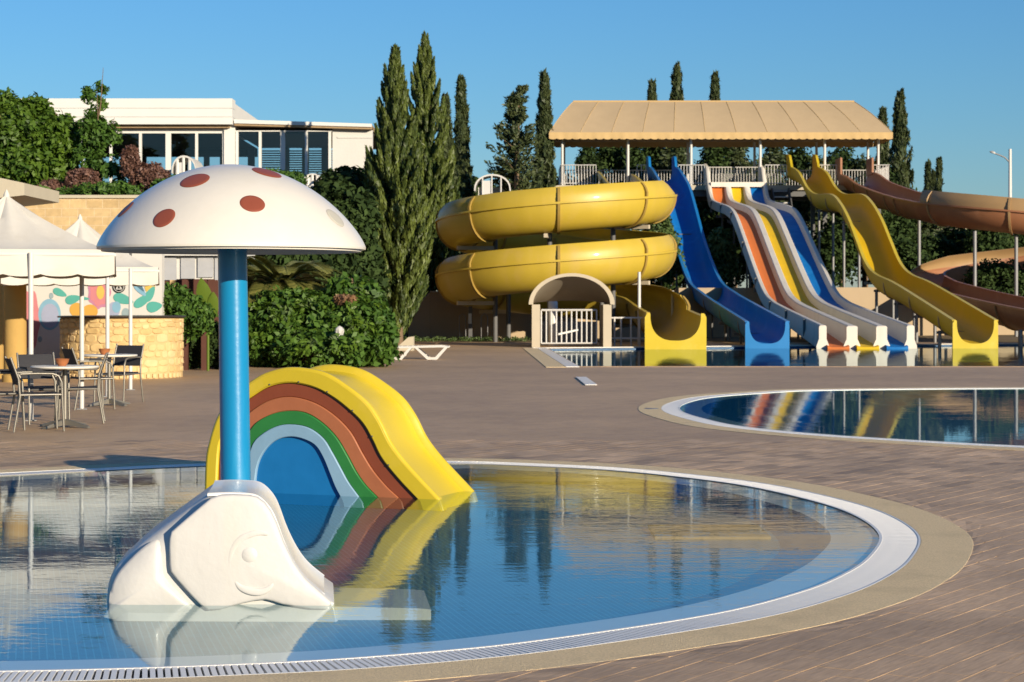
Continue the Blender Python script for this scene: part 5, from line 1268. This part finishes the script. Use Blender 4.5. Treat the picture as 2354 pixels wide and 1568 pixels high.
# terrace planting
t = thing('broadleaf_tree', 'dense bright green broadleaf tree at the left edge on the terrace', 'tree', (XD(60, 59.5), 59.5, TZ))
limbs(t, (XD(60, 59.5), 59.5, TZ), 3.0, .16, 6, 1.2)
bush_part(t, 'crown', [ell(50, 330, 59.5, 105, 80), ell(10, 290, 59.5, 60, 62), ell(110, 350, 59.2, 68, 80), ell(-40, 340, 59.5, 80, 100), ell(60, 400, 59, 110, 55), ell(140, 315, 59.3, 32, 38), ell(75, 268, 59.3, 38, 34), ell(10, 238, 59.3, 18, 22)], 1000, 46, .20, .30, 'bright', .5)
t = thing('sapling', 'tall sparse upright sapling overlapping the white fascia', 'tree', (XD(228, 58.6), 58.6, TZ))
limbs(t, (XD(228, 58.6), 58.6, TZ), 3.6, .06, 5, .45)
bush_part(t, 'crown', [ell(232, 240, 58.6, 12, 55), ell(208, 235, 58.6, 12, 48), ell(222, 320, 58.6, 36, 55), ell(255, 330, 58.6, 24, 46), ell(195, 370, 58.6, 30, 45), ell(245, 400, 58.5, 45, 48), ell(210, 300, 58.6, 26, 40)], 165, 32, .16, .16, 'hedge', .5)
for (px, py, rx, rz, lab) in ((190, 424, 42, 34, 'rounded purple-brown bush on the terrace edge below the upright sapling'), (345, 414, 46, 36, 'rounded purple-brown bush between sapling and mushroom cap'), (300, 372, 16, 34, 'small slim purple-brown bush against the glass panes'), (118, 438, 30, 18, 'low purple-brown bush under the bright broadleaf tree')):
    t = thing('purple_bush', lab, 'bush', (XD(px, 57.6), 57.6, TZ), 'purple-brown bushes on the terrace')
    bush_part(t, 'foliage', [ell(px, py, 57.6, rx, rz), ell(px - rx * .4, py + 6, 57.4, rx * .6, rz * .8), ell(px + rx * .4, py + 8, 57.4, rx * .6, rz * .7)], 150, 36, .11, .14, 'purple', .6, zmin=TZ)
    obj('stem', MB().tube([(XD(px, 57.6), 57.6, TZ), (XD(px, 57.6) + .05, 57.6, ZD(py, 57.6))], [.05, .02], 6), M['bark'], t, 60)
g = [ell(260, 442, 57.4, 100, 12), ell(420, 430, 57.4, 70, 18), ell(100, 450, 57.4, 80, 12), ell(620, 420, 58, 90, 22)]
o = bush_part(None, 'terrace_undergrowth', g, 420, 30, .13, .2, 'hedge', .5, zmin=TZ); tag(o, 'low green undergrowth along the terrace edge', 'undergrowth', None, 'stuff')

# dark dense trees on the terrace flank
for (px, d, ells, lab, n) in ((800, 62.5, [(785, 470, 60, 60), (770, 560, 80, 90), (800, 432, 42, 30), (825, 520, 46, 100), (748, 440, 34, 26), (800, 640, 90, 60)], 'dark dense tree filling the gap between mushroom cap and cypresses', 700),
                              (960, 84, [(960, 520, 80, 90), (990, 600, 70, 80), (930, 640, 80, 70), (1000, 480, 50, 60), (890, 600, 70, 80)], 'dark tree behind the big cypresses left of the spiral', 700),
                              (640, 53, [(640, 600, 80, 60), (700, 570, 70, 60), (560, 640, 80, 60), (740, 620, 60, 60)], 'dark tree behind the palm under the mushroom cap', 560), (800, 53.6, [(785, 540, 48, 70), (770, 620, 60, 60), (812, 600, 40, 70), (815, 510, 34, 60), (765, 460, 26, 36), (835, 650, 34, 50)], 'dark ivy-like tree standing before the terrace corner right of the mushroom cap', 620)):
    t = thing('dark_tree', lab, 'tree', (XD(px, d), d, 0), 'dark trees left of the spiral slide')
    bush_part(t, 'crown', [ell(a, b, d + (i % 3) * .8, c_, e_) for i, (a, b, c_, e_) in enumerate(ells)], n, 46, .24, .42, 'dark', .55, shell=.35)
    limbs(t, (XD(px, d), d, 0), 3.0, .14, 4, .9)

# clipped hedge and shrubs in the middle
t = thing('leafy_hedge', 'big leafy green hedge behind the turquoise pole with broad leaves', 'hedge', (XD(740, 44.6), 44.6, 0))
he = [ell(640, 775, 44.3, 70, 70), ell(730, 752, 44.6, 90, 64), ell(805, 765, 44.4, 90, 75), ell(864, 790, 44.2, 38, 55), ell(600, 800, 44.0, 40, 48), ell(840, 690, 44.8, 26, 40), ell(690, 715, 44.8, 70, 36), ell(750, 810, 43.9, 130, 38), ell(868, 745, 44.5, 24, 30), ell(590, 750, 44.6, 36, 46)]
bush_part(t, 'foliage', he + [ell(790, 668, 44.6, 20, 24), ell(630, 700, 44.4, 24, 20), ell(888, 800, 44.0, 18, 40)], 900, 30, .185, .26, 'hedge', .56, zmin=.02, shell=.6)
bush_part(t, 'young_leaves', [(a, b - .12, c + .05, d * 1.03, e, f * 1.05) for a, b, c, d, e, f in he], 230, 22, .14, .16, 'bright', .5, zmin=.3, shell=.85)
bush_part(t, 'tip_sprays', [(a, b, c + .1, d * .95, e, f * 1.12) for a, b, c, d, e, f in he], 60, 16, .16, .16, 'olive', .4, zmin=.5, shell=.95)
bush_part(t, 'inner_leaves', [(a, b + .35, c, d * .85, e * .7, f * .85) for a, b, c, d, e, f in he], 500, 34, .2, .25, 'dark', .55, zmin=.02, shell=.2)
for k in range(9):
    x = XD(600 + 34 * k, 44.5); obj('stem', MB().tube([(x, 44.6, 0), (x + rnd.uniform(-.15, .15), 44.6, .9)], [.03, .012], 6), M['bark'], t, 60)
c = ell(720, 815, 43.4, 20, 26); bush_part(t, 'dry_leaves', [c], 22, 26, .15, .12, 'dry', .4)
c = ell(795, 690, 43.9, 22, 8); bush_part(t, 'dry_leaves', [c], 12, 22, .16, .10, 'dry', .4)
t = thing('dark_hedge', 'low dark clipped hedge between the stone bar and turquoise pole', 'hedge', (XD(465, 42.6), 42.6, 0))
dh = [ell(445, 800, 42.6, 40, 44), ell(490, 795, 42.7, 42, 48), ell(520, 800, 42.7, 40, 44)]
bush_part(t, 'foliage', dh, 420, 40, .085, .12, 'dark', .55, zmin=.02, shell=.7, up=.2)
for px in (440, 480, 515): obj('stem', MB().tube([(XD(px, 42.7), 42.7, 0), (XD(px, 42.7), 42.7, .5)], [.03, .015], 6), M['bark'], t, 60)
t = thing('flowering_shrub', 'loose shrub with pale teal leaves above the right end of the stone bar', 'shrub', (XD(400, 39.4), 40.6, 0))
bush_part(t, 'foliage', [ell(390, 690, 40.6, 40, 32), ell(420, 720, 40.6, 50, 40), ell(370, 705, 40.4, 28, 20), ell(450, 740, 41, 40, 34)], 150, 34, .13, .16, 'hedge', .5)
obj('stem', MB().tube([(XD(410, 40.6), 40.6, 0), (XD(405, 40.6), 40.6, 1.3)], [.04, .015], 6), M['bark'], t, 60)
def frond(root, base, a, ln, rise, droop, mk, n=34, lw=.42, name='frond'):
    b = Vector(base); h = Vector((math.cos(a), math.sin(a), 0)); pts = []
    for k in range(n + 1):
        q = k / n; pts.append(b + h * (ln * q * (1 - .15 * q)) + Vector((0, 0, rise * q - droop * q * q)))
    C, Nn, T, Sz = [], [], [], []
    for k in range(3, n):
        q = k / n; tan = (pts[k + 1] - pts[k - 1]).normalized(); side = tan.cross(Vector((0, 0, 1))).normalized(); w = lw * math.sin(math.pi * min(1, q * .9 + .08)) ** .6 * (1.0 if q < .9 else .7)
        for s in (-1, 1):
            for sub in (0, .5):
                p = pts[k].lerp(pts[k + 1], sub); dr = (side * s * .8 + tan * .62 + Vector((0, 0, .12 - .2 * q))).normalized()
                C.append(p + dr * w * .5); T.append(dr); Nn.append(dr.cross(tan) * s + Vector((0, 0, .2))); Sz.append(w)
    me = leaf_mesh(name, C, Nn, T, np.array(Sz), .085, L[mk], rng.random(len(C)), 0.0)
    f_ = put(name, me, root); obj('stalk', MB().tube(pts[::3], [max(.004, .020 - .0018 * i) for i in range(len(pts[::3]))], 5), L['palm'], f_, 60)
WO_fix = True
for (px, d, h, nf, ln, lab) in ((645, 45.9, 1.85, 26, 2.1, 'olive-yellow palm with arching fronds right of the turquoise pole'), (492, 46.0, 2.0, 12, 1.7, 'palm with thin drooping fronds left of the turquoise pole')):
    t = thing('palm', lab, 'palm', (XD(px, d), d, 0))
    obj('trunk', MB().tube([(XD(px, d), d, 0), (XD(px, d) + .04, d, h * .6), (XD(px, d), d, h)], [.13, .10, .12], 10), M['bark'], t, 60)
    for k in range(nf):
        a = 2 * math.pi * k / nf + rnd.uniform(-.2, .2); frond(t, (XD(px, d), d, h), a, ln * rnd.uniform(.8, 1.1), rnd.uniform(.6, 1.9), rnd.uniform(.8, 1.9), 'palm')
t = thing('banana_plant', 'yellow-green broad upright banana leaf left of the turquoise pole', 'plant', (XD(470, 41.5), 41.5, 0))
for (px0, py0, px1, py1, w) in ((478, 770, 462, 640, .16), (480, 770, 490, 672, .12), (476, 770, 452, 690, .10)):
    A, B = W(px0, py0, 41.5), W(px1, py1, 41.4); rings = []
    for k in range(9):
        q = k / 8; p = A.lerp(B, q) + Vector((.03 * math.sin(3 * q), -.05 * q * q, 0)); ww = .012 + (w if q > .35 else 0) * math.sin(math.pi * min(1, max(0, (q - .35) / .65))) ** .8
        rings.append([p + Vector((-ww, .02, .01)), p, p + Vector((ww, .02, .01)), p + Vector((0, .006, 0))])
    obj('leaf', MB().loft(rings, closed=True, caps=True), L['banana'], t, 60)
obj('stem', MB().tube([(XD(478, 41.5), 41.5, 0), W(478, 768, 41.5)], .03, 8), L['banana'], t, 60)

# cypresses: upright sprays set round a stem
def cypress(name, lab, px, py_top, py_base, d, hw_px, mk, sprays, per, grp, ln=.34, base_z=0.0, taper=.75, start=.08, tip=.02, lean_=0.0, spread=.30, wr=.30, trunk_parent=True, cat='cypress'):
    x0 = XD(px, d); zt = ZD(py_top, d); zb = ZD(py_base, d) if py_base else base_z; R0 = hw_px * d / F; Ht = zt - zb
    t = thing(name, lab, cat, (x0, d, base_z), grp)
    q = rng.random(sprays) ** .85 * (1 - start) + start
    prof = np.minimum(1, ((1 - q) / .82)) ** taper * np.minimum(1, (q + .10) / .30) ** .7
    lump = 1 + .16 * np.sin(q * 19 + rng.random() * 6) + rng.normal(0, .20, sprays)
    a = rng.random(sprays) * 2 * math.pi; rr_ = (R0 * prof * lump + tip) * (.30 + .72 * rng.random(sprays) ** .40)
    cx_ = x0 + lean_ * q * Ht + np.cos(a) * rr_; cy_ = d + np.sin(a) * rr_; cz_ = zb + q * Ht
    sl = Ht * .10 * (.6 + .8 * rng.random(sprays)) * (.45 + .55 * (1 - q))
    sd = np.stack([np.cos(a) * spread, np.sin(a) * spread, np.ones(sprays)], 1); sd /= np.linalg.norm(sd, axis=1)[:, None]
    C = np.repeat(np.stack([cx_, cy_, cz_], 1), per, 0); SD = np.repeat(sd, per, 0); SL = np.repeat(sl, per); u = rng.random(sprays * per)
    wob = rdir(sprays * per) * (wr * SL * (1 - u) ** .8)[:, None] * np.array([1, 1, .4])
    C = C + SD * (SL * (u - .35))[:, None] + wob
    T = SD + rdir(len(C)) * .45; Nn = np.repeat(np.stack([np.cos(a), np.sin(a), np.full(sprays, .25)], 1), per, 0) * .8 + rdir(len(C)) * .8
    tint = np.repeat(rng.random(sprays) * .6, per) + .4 * rng.random(len(C))
    lns = ln * rng.uniform(.6, 1.3, len(C))
    put('crown', leaf_mesh('crown', C, Nn, T, lns, lns * .30, L[mk], tint, .05), t)
    obj('trunk', MB().tube([(x0, d, base_z - .05), (x0 + lean_ * Ht * .4, d, zb + Ht * .4), (x0 + lean_ * Ht, d, zt - Ht * .04)], [max(.05, R0 * .13), max(.04, R0 * .09), .02], 8), M['bark'], t, 60)
    return t
def flame_cypress(lab, px, py_top, py_base, d, hw_px, n_t, per, taper, low):
    """big cypress: upright flame-shaped tongues of foliage set round a stem, dark gaps between them"""
    x0 = XD(px, d); zt = ZD(py_top, d); zb = ZD(py_base, d); R0 = hw_px * d / F; Ht = zt - zb
    t = thing('cypress', lab, 'cypress', (x0, d, 0), 'the big cypress pair'); C, Nn, T, S, Ln = [], [], [], [], []
    for k in range(n_t):
        q = (k + rng.random()) / n_t; q = q ** .92
        prof = min(1, (1 - q) / .80) ** taper * min(1, low + q / .42 * (1 - low))
        a = k * 2.39996 + rng.normal(0, .3); rad = R0 * prof * (.42 + .70 * rng.random()) if q < .93 else R0 * prof * .4
        tl = Ht * (.085 + .075 * rng.random()) * (1 - .45 * q); tw = tl * rng.uniform(.13, .19)
        ax = np.array([math.cos(a) * (.40 - .26 * q), math.sin(a) * (.40 - .26 * q), 1.0]); ax /= np.linalg.norm(ax)
        o = np.array([x0 + math.cos(a) * rad * .62, d + math.sin(a) * rad * .62, zb + q * Ht - tl * .35])
        m_ = per; u = rng.random(m_); r_ = tw * np.sin(np.pi * np.clip(u * .92 + .06, 0, 1)) ** .8 * (1 - .45 * u) * rng.random(m_) ** .35
        off = rdir(m_); off -= ax * (off @ ax)[:, None]; off /= np.linalg.norm(off, axis=1)[:, None] + 1e-9
        bend = np.array([math.cos(a), math.sin(a), 0]) * (rad * .38)
        C.append(o + ax * (u * tl)[:, None] + bend * (np.minimum(1, u * 1.6) ** .7)[:, None] + off * r_[:, None]); T.append(ax + off * .45 + rdir(m_) * .3); Nn.append(off + rdir(m_) * .5)
        S.append(rng.random() * .55 + .45 * rng.random(m_)); Ln.append(np.full(m_, .30 - .08 * q))
        if k % 5 == 0: obj('limb', MB().tube([Vector((x0, d, o[2] - .2)), Vector(o + ax * tl * .4 + bend)], [.05, .015], 5), M['bark'], t, 60)
    m_ = 2600; q = rng.random(m_); a = rng.random(m_) * 6.283; rr_ = R0 * .5 * rng.random(m_) ** .5 * np.minimum(1, (1 - q) / .8) * np.minimum(1, low + q / .42 * (1 - low))
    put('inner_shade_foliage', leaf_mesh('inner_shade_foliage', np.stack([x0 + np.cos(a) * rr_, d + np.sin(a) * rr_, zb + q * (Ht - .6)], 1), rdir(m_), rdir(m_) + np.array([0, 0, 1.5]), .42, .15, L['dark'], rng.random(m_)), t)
    C, Nn, T, S, Ln = map(np.concatenate, (C, Nn, T, S, Ln)); Ln = Ln * rng.uniform(.6, 1.25, len(Ln))
    put('crown', leaf_mesh('crown', C, Nn, T, Ln, Ln * .30, L['cypress'], S, .05), t)
    obj('trunk', MB().tube([(x0 + .1, d, -.05), (x0, d, zb + Ht * .3), (x0, d, zt - Ht * .03)], [.17, .12, .02], 8), M['bark'], t, 60)
flame_cypress('tallest big olive-green cypress with a narrow spire, right of the pair', 978, 98, 660, 78.4, 80, 230, 210, .88, .75)
flame_cypress('big bushy cypress with ragged top, left of the pair', 908, 134, 745, 61.0, 92, 300, 210, .85, .40)
cf = 'slim cypresses beyond the slides'
for (px, yt, hw, d, lab) in ((1024, 232, 19, 92, 'slim dark cypress close behind the big pair'), (1060, 188, 17, 98, 'slim bent-tipped cypress standing alone right of the big pair'),
                             (1251, 180, 23, 100, 'slim pointed cypress beside the left end of the canvas canopy'), (1498, 196, 17, 118, 'small cypress tip showing over the canopy, first of three'),
                             (1555, 160, 22, 118, 'tallest cypress tip showing over the canopy ridge'), (1643, 184, 20, 118, 'cypress tip over the canopy, third of the row'),
                             (2029, 262, 17, 116, 'cypress tip peeping out behind the right canopy corner'), (2068, 220, 27, 112, 'tall full cypress right of the canopy'),
                             (2133, 377, 11, 140, 'tiny distant cypress left of a pair above the terracotta slide'), (2158, 371, 11, 140, 'tiny distant cypress right of a pair above the terracotta slide'), (2146, 402, 9, 142, 'lowest tiny cypress between the distant pair')):
    cypress('cypress', lab, px, yt, 640, d, hw, 'cypress_far', 300 if hw > 14 else 150, 40, cf, ln=.42, taper=.62)
# tiered conifer beside the slim cypress
t = thing('conifer', 'open tiered conifer with drooping tip left of the canopy', 'tree', (XD(1187, 96), 96, 0))
x0 = XD(1187, 96); C, Nn, T, S = [], [], [], []
obj('trunk', MB().tube([(x0, 96, 0), (x0, 96, 8), (x0 + .1, 96, ZD(222, 96)), (x0 + .35, 96, ZD(202, 96))], [.18, .12, .05, .02], 8), M['bark'], t, 60)
for k in range(120):
    q = rng.random(); z = ZD(205 + q * 245, 96); a = rng.random() * 6.28; ln_ = (.22 + 1.35 * min(1, q * 1.3)) * (.75 + .5 * rng.random()) * (1 if q < .75 else .9)
    u = np.array([math.cos(a), math.sin(a), .55]); u /= np.linalg.norm(u); st = np.array([x0 + (.3 if q < .06 else 0), 96, z]); m_ = 46; w = rng.random(m_) ** .7
    C.append(st + u * (w * ln_)[:, None] + rdir(m_) * .12); T.append(np.repeat(u[None], m_, 0) + rdir(m_) * .6); Nn.append(rdir(m_) + np.array([0, -.3, .5])); S.append(np.full(m_, rng.random() * .6) + rng.random(m_) * .4)
    if k % 4 == 0: obj('limb', MB().tube([st, st + u * ln_ * .8], [.035, .01], 5), M['bark'], t, 60)
C, Nn, T, S = map(np.concatenate, (C, Nn, T, S)); put('crown', leaf_mesh('crown', C, Nn, T, .30, .10, L['cypress_far'], S, .05), t)

# tree belt behind the tower, each tree its own crown
belt = [(1010, 430, 40, 60, 104), (1075, 455, 42, 50, 104), (1130, 475, 40, 50, 106), (1190, 470, 45, 60, 106), (1255, 455, 42, 70, 106), (1310, 470, 36, 60, 108),
        (1350, 400, 20, 66, 112), (1400, 390, 34, 78, 113), (1455, 400, 32, 84, 112), (1500, 385, 26, 74, 113), (1548, 395, 34, 88, 112), (1600, 440, 24, 60, 113), (1640, 400, 36, 84, 112), (1690, 395, 30, 80, 114), (1735, 430, 28, 70, 112), (1780, 400, 34, 80, 113), (1835, 405, 30, 80, 113), (1880, 430, 34, 66, 112), (1935, 410, 36, 80, 113), (1990, 430, 34, 70, 112), (2030, 440, 30, 70, 112), (2085, 500, 34, 60, 112), (2130, 545, 44, 60, 116), (2190, 570, 44, 40, 112), (2250, 575, 54, 56, 112), (2320, 565, 60, 60, 113)]
ordn = 'first second third fourth fifth sixth seventh eighth ninth tenth eleventh twelfth thirteenth fourteenth fifteenth sixteenth seventeenth eighteenth nineteenth twentieth twenty-first twenty-second twenty-third twenty-fourth twenty-fifth twenty-sixth'.split()
for bi, (px, py, rx, rz, d) in enumerate(belt):
    where = 'beyond the yellow spiral' if px < 1320 else 'under the canvas canopy' if px < 2040 else 'under the terracotta slide'
    lab_b = 'dark evergreen seen ' + where + ', ' + ordn[bi] + ' from the left in the tree belt'
    t = thing('evergreen_tree', lab_b, 'tree', (XD(px, d), d, 0), 'evergreen trees in the belt behind the slides')
    es = [ell(px, py, d, rx, rz)] + [ell(px + rnd.uniform(-.5, .5) * rx, py + rz * rnd.uniform(.3, 1.4), d + rnd.uniform(-.8, .8), rx * rnd.uniform(.6, 1.1), rz * rnd.uniform(.5, .8)) for _ in range(4)]
    bush_part(t, 'crown', es, 210, 34, .30, .42, 'cypress_far' if rnd.random() < .55 else 'dark', .42, shell=.3)
    obj('trunk', MB().tube([(XD(px, d), d, -.05), (XD(px, d), d, max(2.0, ZD(py, d)))], [.16, .05], 6), M['bark'], t, 60)
hz = []
for px in range(1000, 2420, 36):
    d = 98 + (px % 5); hz.append(ell(px, 600 - 26 * math.sin(px * .02) - (20 if px < 1300 else 0), d, 40, 70 + 14 * math.sin(px * .05)))
o = bush_part(None, 'undergrowth', hz, 2300, 36, .30, .5, 'dark', .5, zmin=0, shell=.3); tag(o, 'dark tangled undergrowth under the slide tower and behind the low wall', 'undergrowth', None, 'stuff')
for (px, py, d, rx, rz, lab) in ((1655, 590, 88, 30, 60, 'leafy bush between blue slide and striped slide'), (2290, 650, 86, 70, 46, 'dark bush inside the loop of the terracotta slide'), (1520, 560, 86, 34, 60, 'leafy climber hanging beside the blue slide'), (1340, 610, 84, 80, 50, 'dark bush behind the lower spiral coil')):
    t = thing('bush', lab, 'bush', (XD(px, d), d, 0), 'bushes among the slides')
    bush_part(t, 'foliage', [ell(px, py, d, rx, rz), ell(px + 6, py + rz * .7, d, rx * 1.1, rz * .7)], 190, 34, .2, .3, 'olive' if px in (1655, 1520) else 'dark', .5, zmin=0)
    obj('stem', MB().tube([(XD(px, d), d, 0), (XD(px, d), d, max(.5, ZD(py, d)))], [.06, .02], 6), M['bark'], t, 60)
gr = [(XD(px, 72.3), 72.3 + .5 * math.sin(px), .0, 1.1, .5, .08) for px in range(945, 1230, 22)]
o = bush_part(None, 'ground_cover', gr, 200, 18, .08, .12, 'olive', .5, zmin=0); tag(o, 'low weeds along the foot of the beige wall', 'ground cover', None, 'stuff')
kerb = thing('planter_block', 'cream stone block at the right end of the leafy hedge', 'block', (XD(935, 58), 58, 0))
obj('block', MB().prism([(XD(915, 58), 58, 0), (XD(950, 58), 58, 0), (XD(950, 58), 58, .42), (XD(938, 58), 58, .40), (XD(915, 58), 58, .14)], (0, .6, 0)), M['cream'], kerb, 30)
print('scene built', len(bpy.data.objects))
